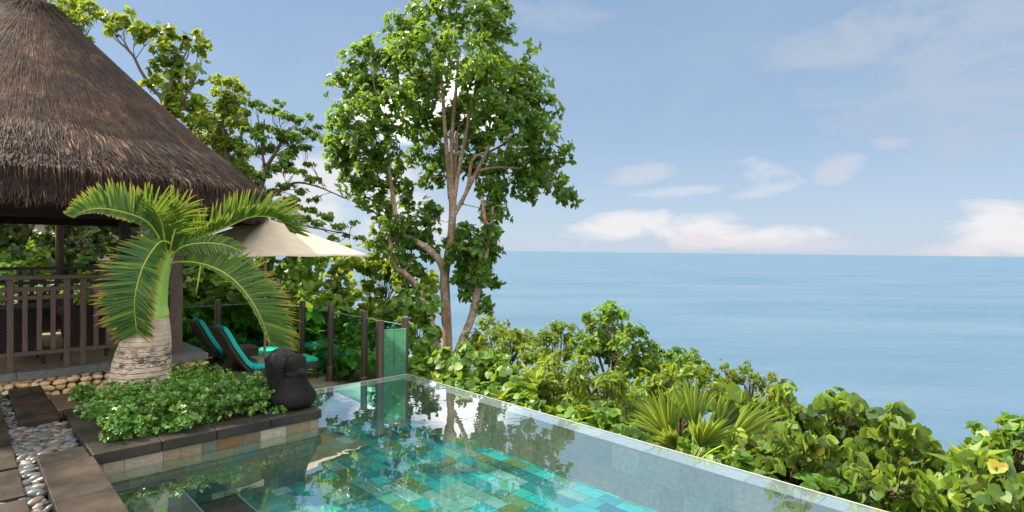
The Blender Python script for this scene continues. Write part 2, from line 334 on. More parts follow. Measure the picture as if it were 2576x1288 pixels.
M['crownshaft'] = simple('pale green crownshaft', [(.3, (.26, .46, .06)), (.7, (.42, .62, .12))], 2, (3, 3, .5), .35, .08, .002)
def palm_leaf_mat():
    t = NT('palm leaflet'); a = t.n('ShaderNodeVertexColor'); a.layer_name = 'tint'
    sp = t.n('ShaderNodeSeparateColor'); t.l(a.outputs[0], sp.inputs[0])
    g = t.n('ShaderNodeNewGeometry')
    base = t.ramp(g.outputs['Random Per Island'], [(0, (.024, .09, .015)), (.5, (.046, .14, .018)), (.85, (.095, .2, .023)), (1, (.2, .28, .028))])
    c = t.ramp(sp.outputs[0], [(0, 0.), (.74, 0.), (.92, .6), (1., 1.)])
    c = t.mix(c, base, t.ramp(g.outputs['Random Per Island'], [(0, (.5, .36, .05)), (.5, (.55, .3, .04)), (1, (.42, .16, .03))]))
    b = t.bsdf(c, .38, .5); tr = t.n('ShaderNodeBsdfTranslucent'); t.l(t.mix(.5, c, (.4, .5, .05)), tr.inputs[0])
    m = t.n('ShaderNodeMixShader'); m.inputs[0].default_value = .35; t.l(b.outputs[0], m.inputs[1]); t.l(tr.outputs[0], m.inputs[2]); return t.done(m)
M['palm_leaf'] = palm_leaf_mat()
M['rachis'] = simple('yellow green midrib', [(.3, (.28, .36, .05)), (.7, (.42, .46, .08))], 3, (1, 1, 1), .4, .05, .002)
M['spear'] = simple('orange spear leaf', [(.3, (.5, .18, .04)), (.7, (.62, .28, .06))], 5, (1, 1, .3), .5, .1, .003)
M['dry_leaf'] = simple('dry leaf', [(.3, (.16, .09, .04)), (.7, (.3, .18, .08))], 9, (1, 1, 1), .7)

# ---------------------------------------------------------------- leaves
def tmpl(kind):
    if kind == 'lance':
        w = .13; return np.array([(0,0,0),(-w,.32,.05),(0,.32,0),(w,.32,.05),(-w*.8,.65,.02),(0,.65,-.04),(w*.8,.65,.02),(0,1,-.14)]), 'std'
    if kind == 'oval':
        w = .25; return np.array([(0,0,0),(-w,.32,.07),(0,.32,0),(w,.32,.07),(-w*.92,.66,.04),(0,.66,-.03),(w*.92,.66,.04),(0,1,-.1)]), 'std'
    if kind == 'spoon':
        return np.array([(0,0,0),(-.13,.3,.04),(0,.3,0),(.13,.3,.04),(-.27,.72,.05),(0,.7,-.02),(.27,.72,.05),(0,.97,-.04)]), 'std'
    if kind == 'round':
        w = .44; return np.array([(0,.0,0),(-w,.25,.08),(0,.3,0),(w,.25,.08),(-w*.9,.62,.03),(0,.66,-.03),(w*.9,.62,.03),(0,1,-.12)]), 'std'
    if kind == 'heart':
        return np.array([(0,.12,0),(-.26,-.04,.05),(-.48,.2,.07),(-.44,.55,.02),(-.22,.82,-.05),(0,1,-.16),(.22,.82,-.05),(.44,.55,.02),(.48,.2,.07),(.26,-.04,.05),(0,.5,-.03),(0,.78,-.06)]), 'heart'
    if kind == 'tiny':
        w = .3; return np.array([(0,0,0),(-w,.5,.08),(0,1,-.05),(w,.5,.08)]), 'tiny'
FACES = {'std': [np.array([(0,2,1),(0,3,2),(4,5,7),(5,6,7)]), np.array([(1,2,5,4),(2,3,6,5)])],
         'heart': [np.array([(0,2,1),(0,9,8),(4,11,5),(5,11,6)]), np.array([(0,10,3,2),(0,8,7,10),(10,11,4,3),(10,7,6,11)])],
         'tiny': [np.array([(0,2,1),(0,3,2)])]}
def put_leaves(mb, P, Dv, Nv, L, kind, wid=1.0, curl=None):
    T, fk = tmpl(kind); n = len(P); k = len(T)
    Dv = nrm(Dv); X = nrm(np.cross(Dv, Nv)); Z = np.cross(X, Dv)
    wid = np.broadcast_to(wid, (n,)) * RNG.uniform(.85, 1.15, n); zz = RNG.uniform(.3, 1.3 if kind in ('heart', 'round', 'spoon') else 2.4, n)
    V = P[:, None, :] + L[:, None, None] * (T[None, :, 0:1] * wid[:, None, None] * X[:, None, :] + T[None, :, 1:2] * Dv[:, None, :] + T[None, :, 2:3] * zz[:, None, None] * Z[:, None, :])
    fs = [(f[None] + (np.arange(n) * k)[:, None, None]).reshape(-1, f.shape[1]) for f in FACES[fk]]
    mb.add(V.reshape(-1, 3), fs)
def rdir(n): return nrm(RNG.normal(size=(n, 3)))
def crown(mb, clumps, L, kind='oval', cover=1.5, k=5, tilt=(50, 85), flat=1.0, wid=1.0, droop=.25, sub=8, up=.5, tips=None, subr=.42):
    ar = {'lance': .19, 'oval': .36, 'spoon': .34, 'round': .6, 'heart': .7, 'tiny': .3}[kind] * wid
    for c, r in clumps:
        c = np.asarray(c); nl = 2.3 * cover * 4 * PI * r * r / (L * L * ar) * .45
        ns = max(3, int(sub)); nt = max(ns, int(nl / k))
        sd = rdir(ns); sd[:, 2] = sd[:, 2] * .9 + .1; sc = sd * r * RNG.uniform(.45, .92, (ns, 1)); sc[:, 2] *= flat
        which = RNG.integers(0, ns, nt); rr = r * subr * RNG.uniform(.6, 1.25, ns)
        o = rdir(nt) * (RNG.uniform(0, 1, (nt, 1)) ** .45) * rr[which][:, None]; o[:, 2] *= .5 + .5 * flat
        P = sc[which] + o
        ax = nrm(nrm(P) * .7 + nrm(o) * .6 + rdir(nt) * .35 + np.array((0, 0, up)))
        P = np.repeat(P + c, k, 0); A = np.repeat(ax, k, 0); n = len(P)
        b1 = nrm(np.cross(A, rdir(nt).repeat(k, 0))); b2 = np.cross(A, b1)
        ph = np.tile(np.arange(k) * 2.4, nt) + RNG.uniform(-.4, .4, n); tl = np.radians(RNG.uniform(tilt[0], tilt[1], n))
        q = np.cos(ph)[:, None] * b1 + np.sin(ph)[:, None] * b2
        Dv = A * np.cos(tl)[:, None] + q * np.sin(tl)[:, None] + np.array((0, 0, -1)) * droop
        N = nrm(A * np.sin(tl)[:, None] - q * np.cos(tl)[:, None]) + rdir(n) * .35
        put_leaves(mb, P + rdir(n) * L * .12, Dv, N, L * RNG.uniform(.6, 1.2, n), kind, wid)
def px_clumps(lst, D=None, v=None):
    out = []
    for q in lst:
        px, py, r = q[:3]; dd = q[3] if len(q) > 3 else RNG.uniform(-.35, .35)
        p = at(px, py, D + dd) if D is not None else atv(px, py, v + dd)
        out.append((p, r * p[1] / F))
    return out
def grid_clumps(x0, x1, y0, y1, step, r, D=None, v=None, skip=0., jit=.35, dd=.5):
    lst = []
    for x in np.arange(x0, x1 + 1, step):
        for y in np.arange(y0, y1 + 1, step):
            if RNG.random() < skip: continue
            lst.append((x + RNG.uniform(-jit, jit) * step, y + RNG.uniform(-jit, jit) * step, r * RNG.uniform(.8, 1.2), RNG.uniform(-dd, dd)))
    return px_clumps(lst, D, v)
def plant(name, label, cat, cl, mat, L, kind='oval', group=None, stems=True, sr=.018, stem_mat='twig', **kw):
    m = np.mean([c for c, r in cl], 0); b = np.array((m[0], m[1], groundxy(m)))
    root = thing(name, label, cat, b, group)
    mb = MB(); crown(mb, cl, L, kind, **kw); mb.build('foliage', mat, root, smooth=(kind in ('heart', 'round', 'lance', 'spoon')))
    if stems:
        sb = MB(); n0 = m.copy(); n0[2] = b[2] + .45 * (min(c[2] for c, r in cl) - b[2])
        if n0[2] < b[2] + .05: n0[2] = b[2] + .05
        for c, r in cl:
            mid = (n0 + c) / 2 + np.array((*RNG.uniform(-.12, .12, 2), RNG.uniform(-.05, .15)))
            sb.tube([b + np.array((*RNG.uniform(-.08, .08, 2), -.1)), n0 + RNG.uniform(-.06, .06, 3), mid, c], [sr * 1.6, sr * 1.3, sr, sr * .4], 5)
            for _ in range(3): sb.tube([mid, (mid + c) / 2 + RNG.uniform(-.4, .4, 3) * r, c + rdir(1)[0] * r * .75], [sr * .6, sr * .45, sr * .2], 4, smooth=2)
        sb.build('stems', M[stem_mat], root, smooth=True)
    return root
def tree(name, label, cl, limbs, mat, L, kind='oval', group=None, twig_r=.02, bark='bark', **kw):
    b = np.array(limbs[0][0][0], float); root = thing(name, label, 'tree', b, group)
    tb = MB()
    for pts, rad in limbs: tb.tube(pts, rad, 10, smooth=4)
    ends = np.concatenate([catmull(np.array(p), np.linspace(0, 1, len(p)), 4)[0][3:] for p, r in limbs])
    for c, r in cl:
        e = ends[np.argsort(np.linalg.norm(ends - c, axis=1))[:6]]; e = e[np.argmin(e[:, 2])]
        mid = (e + c) / 2 + RNG.uniform(-.1, .1, 3) - np.array((0, 0, .05))
        tb.tube([e, mid, c], [twig_r, twig_r * .7, twig_r * .35], 5)
        for _ in range(4): tb.tube([mid, (mid + c) / 2 + rdir(1)[0] * r * .3, c + rdir(1)[0] * r * .8], [twig_r * .5, twig_r * .4, twig_r * .2], 4, smooth=2)
    tb.build('trunk', M[bark], root, smooth=True)
    mb = MB(); crown(mb, cl, L, kind, **kw); mb.build('crown', mat, root)
    return root
def limb(lst, D):
    pts = [at(q[0], q[1], D + (q[3] if len(q) > 3 else 0)) for q in lst]
    return pts, [q[2] * D / F for q in lst]
# ================================================================ THE SETTING
US = 10.5                       # front face of the pavilion base
# sea and hillside
mb = MB(); n = 40
xs = np.concatenate((-np.geomspace(60000, 300, n), np.linspace(-250, 250, 11), np.geomspace(300, 60000, n)))
ys = np.concatenate((np.linspace(-300, 250, 8), np.geomspace(300, 90000, n)))
X, Y = np.meshgrid(xs, ys); V = np.stack((X, Y, np.full_like(X, -40.)), 2).reshape(-1, 3)
def grid_faces(nx, ny):
    i = np.arange(nx - 1)[None, :]; j = np.arange(ny - 1)[:, None]; a = (j * nx + i).ravel()
    return np.stack((a, a + 1, a + nx + 1, a + nx), 1)
mb.add(V, [grid_faces(len(xs), len(ys))]); struct(mb.build('sea', M['sea']))
mb = MB(); us = np.linspace(-20, 110, 110); vs = np.concatenate((np.linspace(-40, 4, 24), np.linspace(5, 30, 60), np.linspace(32, 110, 30)))
def gz(u, v): return -1.2 if (v < 5.86 and u < 15.3) else ground(u, v)
V = np.array([W(u, v, gz(u, v) + (.12 * math.sin(u * 1.7 + v) * math.cos(v * 1.3) if v > 7 else 0)) for u in us for v in vs])
mb.add(V, [grid_faces(len(vs), len(us))[:, ::-1]]); struct(mb.build('hillside', M['hill'], smooth=True))

# ---------------------------------------------------------------- the pool
PW = dict(u0=-2.2, u1=8.42, v0=.95, v1=5.69)
pool = thing('swimming_pool', 'infinity pool lined with mottled green and turquoise slate tiles', 'pool', W(3, 3.3, -.6))
PAL = np.array([(.02, .26, .30), (.03, .32, .34), (.05, .36, .33), (.09, .30, .22), (.13, .25, .13), (.16, .22, .10), (.02, .17, .22), (.18, .36, .32), (.07, .2, .16), (.22, .42, .40), (.03, .22, .26), (.11, .34, .28), (.02, .38, .42), (.04, .44, .44)])
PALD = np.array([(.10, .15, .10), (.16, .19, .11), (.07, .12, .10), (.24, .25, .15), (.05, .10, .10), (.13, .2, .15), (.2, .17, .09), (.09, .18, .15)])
DRY = np.array([(.24, .16, .075), (.3, .23, .14), (.2, .16, .1), (.36, .31, .23), (.18, .11, .045), (.27, .2, .12), (.13, .14, .11)])
def tiles(mb, org, a, b, la, lb, rh=.17, w=(.2, .42), pal=PAL, gap=.006, nrmv=(0, 0, 1), lift=.004, small=0.):
    org = np.asarray(org, float); a = np.asarray(a, float); b = np.asarray(b, float); nv = np.asarray(nrmv, float)
    y = 0.; flip = np.cross(a, b) @ nv < 0; vv, cc = [], []
    while y < lb - 1e-6:
        h = min(rh, lb - y); x = -RNG.uniform(0, w[0])
        while x < la:
            ww = RNG.uniform(*w); x0, x1 = max(x, 0), min(x + ww, la); x += ww
            if x1 - x0 < .03: continue
            q = [(x0 + gap/2, y + gap/2), (x1 - gap/2, y + gap/2), (x1 - gap/2, y + h - gap/2), (x0 + gap/2, y + h - gap/2)]
            if flip: q = q[::-1]
            c = pal[RNG.integers(len(pal))] * RNG.uniform(.85, 1.3) * (.95 if pal is PAL else .85)
            l = lift + RNG.uniform(0, .0015)
            for s, t in q: vv.append(org + a * s + b * t + nv * l); cc.append(c)
        y += h
    k = len(vv) // 4; mb.add(vv, [np.arange(4 * k).reshape(k, 4)], np.array(cc))
FZ = -.62
fl = MB(); fl.uvbox(PW['u0'], 8.42, .9, 5.69, FZ - .12, FZ); gr = fl.build('basin_floor', M['grout'], pool)
tb = MB(); tiles(tb, W(PW['u0'], 1.0, FZ), EA, EB, 8.2 - PW['u0'], 4.45, .2, (.2, .42)); tb.build('floor_tiles', M['tile'], pool)
wl = MB(); wl.uvbox(6.63, 6.9, .95, 3.19, FZ + .001, .11); wl.uvbox(6.9, 8.2, 2.9, 3.19, FZ + .001, .11)
wl.uvbox(8.2, 8.42, 3.19, 5.45, FZ + .001, -.02); wl.uvbox(PW['u0'], 6.63, .83, .95, FZ + .001, -.02)
ew = MB(); ew.uvbox(PW['u0'], 8.42, 5.45, 5.69, FZ + .001, -.02); ew.build('edge_wall', simple('pale edge wall grout', [(.3, (.19, .18, .14)), (.7, (.24, .22, .18))], 6), pool)
wl.build('basin_wall', M['grout'], pool)
tb = MB(); up = np.array((0, 0, 1.))
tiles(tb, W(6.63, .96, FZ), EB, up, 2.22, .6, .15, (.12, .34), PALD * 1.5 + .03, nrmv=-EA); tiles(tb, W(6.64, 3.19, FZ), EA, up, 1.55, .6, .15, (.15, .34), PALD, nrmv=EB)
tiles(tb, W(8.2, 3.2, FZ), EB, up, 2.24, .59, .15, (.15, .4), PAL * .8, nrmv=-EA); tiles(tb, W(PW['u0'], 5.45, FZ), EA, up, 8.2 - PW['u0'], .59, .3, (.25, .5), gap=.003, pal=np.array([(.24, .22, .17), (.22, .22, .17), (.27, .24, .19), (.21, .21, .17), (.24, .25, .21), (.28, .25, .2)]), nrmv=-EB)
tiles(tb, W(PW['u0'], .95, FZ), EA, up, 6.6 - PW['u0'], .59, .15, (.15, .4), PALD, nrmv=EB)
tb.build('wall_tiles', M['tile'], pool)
tb = MB(); tiles(tb, W(6.63, .96, -.02), EB, up, 2.225, .125, .14, (.12, .36), DRY, nrmv=-EA, lift=.006); tiles(tb, W(6.64, 3.19, -.02), EA, up, 1.5, .125, .14, (.2, .36), DRY, nrmv=EB, lift=.006)
tb.build('waterline_tiles', tint_mat('sandstone waterline tiles', .6, .3, (2, 7, 9), .4, .005, .45, 5), pool)
tb = MB(); LED = np.array([(.42, .4, .42), (.5, .48, .5), (.58, .56, .58)])
tiles(tb, W(PW['u0'], 5.45, -.02), EA, EB, 8.42 - PW['u0'], .24, .24, (.5, .7), LED); tiles(tb, W(8.2, 3.2, -.02), EB, EA, 2.24, .22, .22, (.5, .7), LED)
tb.build('edge_ledge', M['ledge'], pool)
tb = MB(); tb.uvbox(PW['u0'], 8.435, 5.69, 5.699, -.7, .003); tb.uvbox(8.42, 8.435, 3.19, 5.69, -.64, .004); tb.build('overflow_lip', M['lip'], pool)
tb = MB(); tb.uvbox(PW['u0'], 8.434, 5.706, 5.85, -3, -.14); tb.uvbox(8.436, 8.6, 3.2, 5.7, -3, -.64); tb.build('outer_wall', M['basalt'], pool)
# bench and step at the near side
tb = MB(); tb.uvbox(2., 6.61, .97, 1.62, FZ + .01, -.2); tb.uvbox(2, 6.2, 1.62, 2.1, FZ + .01, -.36)
st = tb.build('bench_step', M['basalt'], pool, bevel=.012)
tb = MB(); tiles(tb, W(2., .97, -.2), EA, EB, 4.62, .62, .31, (.55, .62), np.array([(.035, .05, .05), (.05, .065, .062), (.045, .05, .045)]), lift=.003); tb.build('bench_slabs', M['ledge'], pool)
tb = MB(); tb.uvbox(2.02, 6.2, 1.585, 1.6, -.2, -.19); tb.uvbox(2.02, 6.2, 2.075, 2.09, -.36, -.352); tb.build('step_line', simple('pale step line', [(.3, (.045, .1, .115)), (.7, (.06, .13, .14))]), pool)
# drain
dr = MB(); dc = W(5.76, 3.63, FZ + .008)
for k in range(4):
    s = .12; lo, hi = [((-s, -s, 0), (s, -s + .016, .012)), ((-s, s - .016, 0), (s, s, .012)), ((-s, -s + .016, 0), (-s + .016, s - .016, .012)), ((s - .016, -s + .016, 0), (s, s - .016, .012))][k]
    dr.box(lo, hi, MUV, o=dc)
for k in range(9): dr.box((-.085, -.09 + k * .02, 0), (.085, -.08 + k * .02, .008), MUV, o=dc)
dr.build('drain_grate', simple('drain grate', [(.3, (.12, .42, .44)), (.7, (.2, .5, .5))]), pool)
# water sheet
mb = MB(); e = .0
def quad(u0, u1, v0, v1): mb.add([W(u0, v0, 0), W(u0, v1, 0), W(u1, v1, 0), W(u1, v0, 0)], [np.array([(0, 1, 2, 3)])])
quad(PW['u0'], 6.622, .95, 3.198); quad(PW['u0'], 6.622, 3.198, 5.69); quad(6.622, 8.42, 3.198, 5.69)
w_ = mb.build('pool_water', M['water']); struct(w_)

# ---------------------------------------------------------------- planter and paving
pl = thing('planter_bed', 'raised planting bed edged with wet black basalt coping beside the pool', 'planter', W(7.9, 2, 0))
mb = MB()
vs_ = [.92, 1.5, 2.02, 2.6, 3.22]
for a, b in zip(vs_[:-1], vs_[1:]): mb.uvbox(6.6, 6.87, a + .002, b - .002, .112, .222)
mb.build('front_coping', M['basalt'], pl, bevel=.012)
mb = MB()
for a, b in ((6.874, 7.7), (7.704, 8.68)): mb.uvbox(a, b, .92, 1.17, .1, .22)
mb.build('side_coping', M['basalt'], pl, bevel=.01)
mb = MB(); mb.uvbox(8.684, 9.57, .87, 1.17, .1, .225); mb.build('brown_coping', M['brown_slab'], pl, bevel=.01)
mb = MB()
for a, b in ((6.874, 7.6), (7.604, 8.4), (8.404, 9.6)): mb.uvbox(a, b, 2.93, 3.22, .11, .22)
mb.build('end_coping', M['basalt'], pl, bevel=.012)
mb = MB(); mb.uvbox(6.9, 9.58, 1.0, 2.93, -.3, .17); mb.build('soil', M['soil'], pl)
mb = MB(); mb.uvbox(8.44, 9.6, 2.95, 3.17, -.66, .108); mb.uvbox(6.88, 9.56, .9, .99, -.4, .098); mb.uvbox(9.581, 9.6, 1., 2.945, -.66, .16); mb.build('side_wall', M['basalt'], pl)
mb = MB(); mb.uvbox(-3, 10.55, -6, .89, -.9, .06); mb.uvbox(9.6, 10.55, .89, 3.2, -.9, -.42); struct(mb.build('ground', M['soil']))

def slab(name, label, u0, u1, v0, v1, z, mat='slab', th=.12, group='dark stone slabs of the garden path', tilt=0):
    c = W((u0 + u1) / 2, (v0 + v1) / 2, z - th); m = MB(); m.uvbox(u0, u1, v0, v1, z - th, z)
    return tag(m.build(name, M[mat], o=c, bevel=.008), label, 'paving slab', group)
slab('paving_slab', 'long dark slab leading to the rubble wall past the brown coping stone', 8.4, 10.47, .51, .862, .205)
slab('paving_slab', 'narrow dark slab along the pool touching the corner of the hedge planter', 6.64, 7.02, .54, .912, .2)
slab('paving_slab', 'wide dark slab along the pool, second from the hedge planter', 6.045, 6.634, .54, .935, .2)
slab('paving_slab', 'dark slab along the pool, third from the hedge planter', 5.625, 6.04, .54, .935, .2)
slab('paving_slab', 'worn slab along the pool at the bottom edge of the picture', 4.3, 5.62, .54, .935, .2)
for (a, b), lb in zip(((8.5, 9.35), (7.64, 8.43), (6.8, 7.57), (5.98, 6.73), (5.0, 5.9)), ('small dark stepping stone beside the long slab, at the left edge', 'stepping stone at the left edge, second from the rubble wall',
        'stepping stone at the left edge, third from the rubble wall', 'large dark stepping stone across the pebbles from the pool slabs', 'rough stepping stone in the bottom left corner')):
    slab('stepping_stone', lb, a, b, -.6, .40, .19, th=.12, group='stepping stones set in grey pebbles')
# pebbles
mb = MB(); pts = []
for u0, u1, v0, v1, k in ((4.4, 8.4, .41, .53, 360), (8.4, 10.47, .40, .5, 170), (7.04, 8.38, .5, .9, 520), (6.73, 6.8, -.5, .42, 60), (7.57, 7.64, -.5, .42, 50), (5.9, 5.98, -.5, .42, 70), (8.43, 8.5, -.5, .4, 40), (9.37, 10.4, -.4, .4, 240)):
    for _ in range(k): pts.append((RNG.uniform(u0, u1), RNG.uniform(v0, v1)))
for u, v in pts:
    s = RNG.uniform(.034, .068) * (1.1 if u < 8.4 else .75); th = RNG.normal(0.9, .5); ti = RNG.normal(0, .25)
    R_ = np.array(Matrix.Rotation(th, 3, 'Z') @ Matrix.Rotation(ti, 3, 'Y')).T
    mb.ball(W(u, v, RNG.uniform(.07, .14)), (s * RNG.uniform(.9, 1.25), s * RNG.uniform(.55, .8), s * RNG.uniform(.38, .6)), R_, 12, 8, jit=.05)
pb = mb.build('pebbles', M['pebble'], smooth=True); pb['kind'] = 'stuff'

# ---------------------------------------------------------------- deck
mb = MB(); v = -3.0
while v < 5.92:
    j = RNG.uniform(0, 2.2); uu = 8.61
    for b in (8.61 + 1.6 + j, 14.3):
        mb.uvbox(uu + .002, b - .002, v + .003, v + .117, -.68, -.64 + RNG.uniform(-.002, .002)); uu = b
    v += .12
struct(mb.build('deck', M['deck']))
mb = MB(); mb.uvbox(8.62, 14.28, -3, 5.9, -.76, -.685); struct(mb.build('deck_joists', M['dark_wood']))
for i, (u, v_, a) in enumerate(((9.5, 5.4, .3), (9.8, 5.55, 1.2), (9.2, 5.2, 2.), (10.1, 5.3, 2.6), (9.55, 4.9, .9))):
    m = MB(); put_leaves(m, W(u, v_, -.63)[None], np.array([(math.cos(a), math.sin(a), .05)]), np.array([(0, 0.1, 1.)]), np.array([.13]), 'oval')
    tag(m.build('fallen_leaf', M['dry_leaf'], o=W(u, v_, -.637)), 'dry fallen leaf lying on the wet deck by the glass fence', 'leaf', 'dry leaves fallen on the deck')

# ---------------------------------------------------------------- glass fence
fe = thing('glass_fence', 'green tinted glass fence with round brown posts around the deck', 'fence', W(11.5, 5.76, -.64))
def fpost(u, v, top=.98, bot=-.64, r=.066, collar=True):
    m = MB(); p = W(u, v, 0)
    prof = [(r, bot), (r, top - .004), (r - .006, top), (0.001, top)]
    if collar: prof = [(r + .018, bot), (r + .018, bot + .3), (r + .01, bot + .32)] + [(r, bot + .325)] + prof[1:]
    m.lathe(prof, 20, o=p); o_ = m.build('post', M['post'], fe, smooth=True, o=p + np.array((0, 0, bot)))
    es = o_.modifiers.new('edge', 'EDGE_SPLIT'); es.split_angle = math.radians(50); return o_
def upx(px): d = ray(px, 700); D = 5.76 / (d.x * EB[0] + EB[1]); return float(np.array((d.x * D, D, 0)) @ EA)
PU = [upx(x) for x in (1020, 918, 833, 762, 699)]
for u in PU: fpost(u, 5.76, bot=-1.2 if u < 9 else -.64)
fpost(8.53, 5.2, bot=-.64); fpost(PU[-1], 4.37); fpost(PU[-1], 3.12)
def gpane(u0, v0, u1, v1, z0, z1, th=.012, gm='glass'):
    m = MB(); a, b = W(u0, v0), W(u1, v1); d = nrm(b - a); nn = np.array((-d[1], d[0], 0)) * th / 2
    vv = [a - nn, b - nn, b + nn, a + nn]; m.add([p + np.array((0, 0, z)) for z in (z0, z1) for p in vv], [np.array([(0, 3, 2, 1), (4, 5, 6, 7), (0, 1, 5, 4), (1, 2, 6, 5), (2, 3, 7, 6), (3, 0, 4, 7)])])
    gp = m.build('glass_panel', M[gm], fe)
    e = MB(); e.add([p + np.array((0, 0, z)) for z in (z1 + .001, z1 + .007) for p in vv], [np.array([(0, 3, 2, 1), (4, 5, 6, 7), (0, 1, 5, 4), (1, 2, 6, 5), (2, 3, 7, 6), (3, 0, 4, 7)])])
    e.build('polished_edge', M['glass_edge'], gp); return gp
for a, b in zip(PU[:-1], PU[1:]): gpane(a + .08, 5.76, b - .08, 5.76, -.6, .84)
for a, b in ((5.68, 4.45), (4.29, 3.2)): gpane(PU[-1], a, PU[-1], b, -.6, .84)
gpane(8.52, 5.275, 8.5, 5.46, -.6, .8, gm='glass_wet'); gpane(8.5, 5.475, 8.47, 5.69, -.6, .8, gm='glass_wet')

# ---------------------------------------------------------------- pavilion
PC = (12.75, .78)
pv = thing('thatched_pavilion', 'open pavilion with a conical brown thatched roof and rubble stone base', 'pavilion', W(*PC, .0))
FZP = .41; V1 = 3.03; V0 = -1.8; U1 = 15.0
mb = MB(); mb.uvbox(US + .1, U1, V0, V1 - .1, -.9, .30); mb.build('base_core', M['mortar'], pv)
mb = MB()
def wallstones(p, d, out, z0, z1, Ln):
    z = z0
    while z < z1:
        h = RNG.uniform(.085, .125); x = RNG.uniform(-.08, 0)
        while x < Ln:
            w = RNG.uniform(.1, .19); c = np.asarray(p) + d * (x + w / 2) + np.array((0, 0, min(z + h / 2, z1 - .02) + RNG.uniform(-.015, .015))) + out * RNG.uniform(-.03, .0)
            Mx = np.array((d, out, (0, 0, 1)))
            rr = np.array(Matrix.Rotation(RNG.normal(0, .12), 3, 'Y')).T
            mb.ball(c, (w * .52, .07, h * .54), rr @ Mx, 12, 8, jit=.1); x += w
        z += h * .93
wallstones(W(US + .06, V0), EB, -EA, -.42, .3, V1 - .08 - V0); wallstones(W(US + .06, V1 - .08), EA, EB, -.64, .3, 4.4)
mb.build('rubble_wall', M['rubble'], pv, smooth=True)
mb = MB(); cs = [V0, -.65, .6, 1.53, 2.37, V1 + .03]
for a, b in zip(cs[:-1], cs[1:]): mb.uvbox(US - .03, US + .3, a + .002, b - .002, .3, FZP)
cs = [US + .3, 11.9, 13.3, U1]
for a, b in zip(cs[:-1], cs[1:]): mb.uvbox(a + .002, b - .002, V1 - .3, V1 + .03, .42, FZP)
mb.build('base_coping', M['grey_cope'], pv, bevel=.008)
mb = MB(); mb.uvbox(US + .302, U1, V0, V1 - .302, .32, FZP - .004); mb.build('floor', M['pav_floor'], pv)
for i, (u, v_) in enumerate(((10.8, 2.63), (14.8, 2.63), (14.8, -1.2), (10.8, -1.2))):
    m = MB(); m.uvbox(u - .095, u + .095, v_ - .095, v_ + .095, FZP, 2.9)
    m.build('corner_post', M['brown_wood'] if i == 0 else M['dark_wood'], pv, bevel=.006, o=W(u, v_, FZP))
# roof beams and reed eave
mb = MB()
for u in (10.8, 14.8): mb.uvbox(u - .06, u + .06, -1.2, 2.63, 2.78, 2.92)
for v_ in (-1.2, 2.63): mb.uvbox(10.86, 14.74, v_ - .06, v_ + .06, 2.78, 2.92)
mb.build('roof_beam', M['dark_wood'], pv)
RE = 3.68; APZ = 6.62
def roofz(r):                    # height of the thatch at radius r: steep at the top, a touch hollow below
    t = r / RE; return 3.2 + (APZ - 3.2) * (1 - t) - .12 * math.exp(-(t / .05) ** 2) - .06 * math.sin(PI * min(1, t))
oc = W(PC[0], PC[1] + .15, 0)
prof = [(RE - .9, 3.1), (RE - .25, 2.76), (RE - .1, 2.74), (RE - .02, 2.78), (RE + .02, 2.92)] + [(r, roofz(r)) for r in np.linspace(RE, .02, 26)]
mb = MB(); mb.lathe(prof, 72, o=oc); mb.build('thatch_core', M['thatch_base'], pv, smooth=True)
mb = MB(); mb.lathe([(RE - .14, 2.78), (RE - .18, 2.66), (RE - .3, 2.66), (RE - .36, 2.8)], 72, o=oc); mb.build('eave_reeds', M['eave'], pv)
mb = MB(); mb.lathe([(RE - .45, 2.82), (2.4, 3.6), (1., 4.8), (.02, 5.6)], 40, o=oc); mb.build('roof_underside', M['dark_wood'], pv)
n = 130000
r = RE * np.sqrt(RNG.uniform(.0004, 1, n)); r[:2500] = RNG.uniform(.02, .8, 2500); th = RNG.uniform(0, 2 * PI, n)
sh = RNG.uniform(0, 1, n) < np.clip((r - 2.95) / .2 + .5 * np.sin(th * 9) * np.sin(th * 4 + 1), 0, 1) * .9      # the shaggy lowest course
L = np.where(sh, RNG.uniform(.12, .4, n), RNG.uniform(.2, .6, n)); wd = np.where(sh, RNG.uniform(.002, .007, n), RNG.uniform(.0012, .004, n))
z = np.array([roofz(x) for x in r]); dz = np.array([(roofz(x + .02) - roofz(x)) / .02 for x in r])
e1 = np.stack((np.cos(th), np.sin(th), dz), 1); e1 = nrm(e1); e2 = np.stack((-np.sin(th), np.cos(th), np.zeros(n)), 1); e3 = np.cross(e1, e2); e3 *= np.sign(e3[:, 2:3])
lf = np.where(sh, np.abs(RNG.normal(.018, .02, n)), np.abs(RNG.normal(.006, .008, n)))[:, None]
tw = np.where(sh, RNG.normal(0, .11, n), RNG.normal(0, .05, n))[:, None]
P0 = np.stack((r * np.cos(th), r * np.sin(th), z), 1) + oc + e3 * RNG.uniform(-.004, .012, (n, 1)) + e3 * np.where(sh, .03, 0)[:, None]
d = nrm(e1 + e2 * tw); s = nrm(np.cross(e3, d)) * wd[:, None]
P1 = P0 + d * L[:, None] * .55 + e3 * lf * .5; P2 = P0 + d * L[:, None] + e3 * lf
over = np.linalg.norm((P2 - oc)[:, :2], axis=1) > RE - .05
P2[over] = P1[over] + np.array((0, 0, -1)) * L[over][:, None] * .5 + e3[over] * 0.02
V = np.stack((P0 - s, P0 + s, P1 - s, P1 + s, P2), 1); lowm = MB()
for mask, q in ((~sh, 'thatch'), (sh, None)):
    v_ = V[mask].reshape(-1, 3); b = np.arange(mask.sum())[:, None] * 5
    mb = MB() if q else lowm; mb.add(v_, [b + np.array((0, 1, 3, 2)), b + np.array((2, 3, 4))])
    if q: mb.build(q, M['thatch'], pv)
mb = lowm
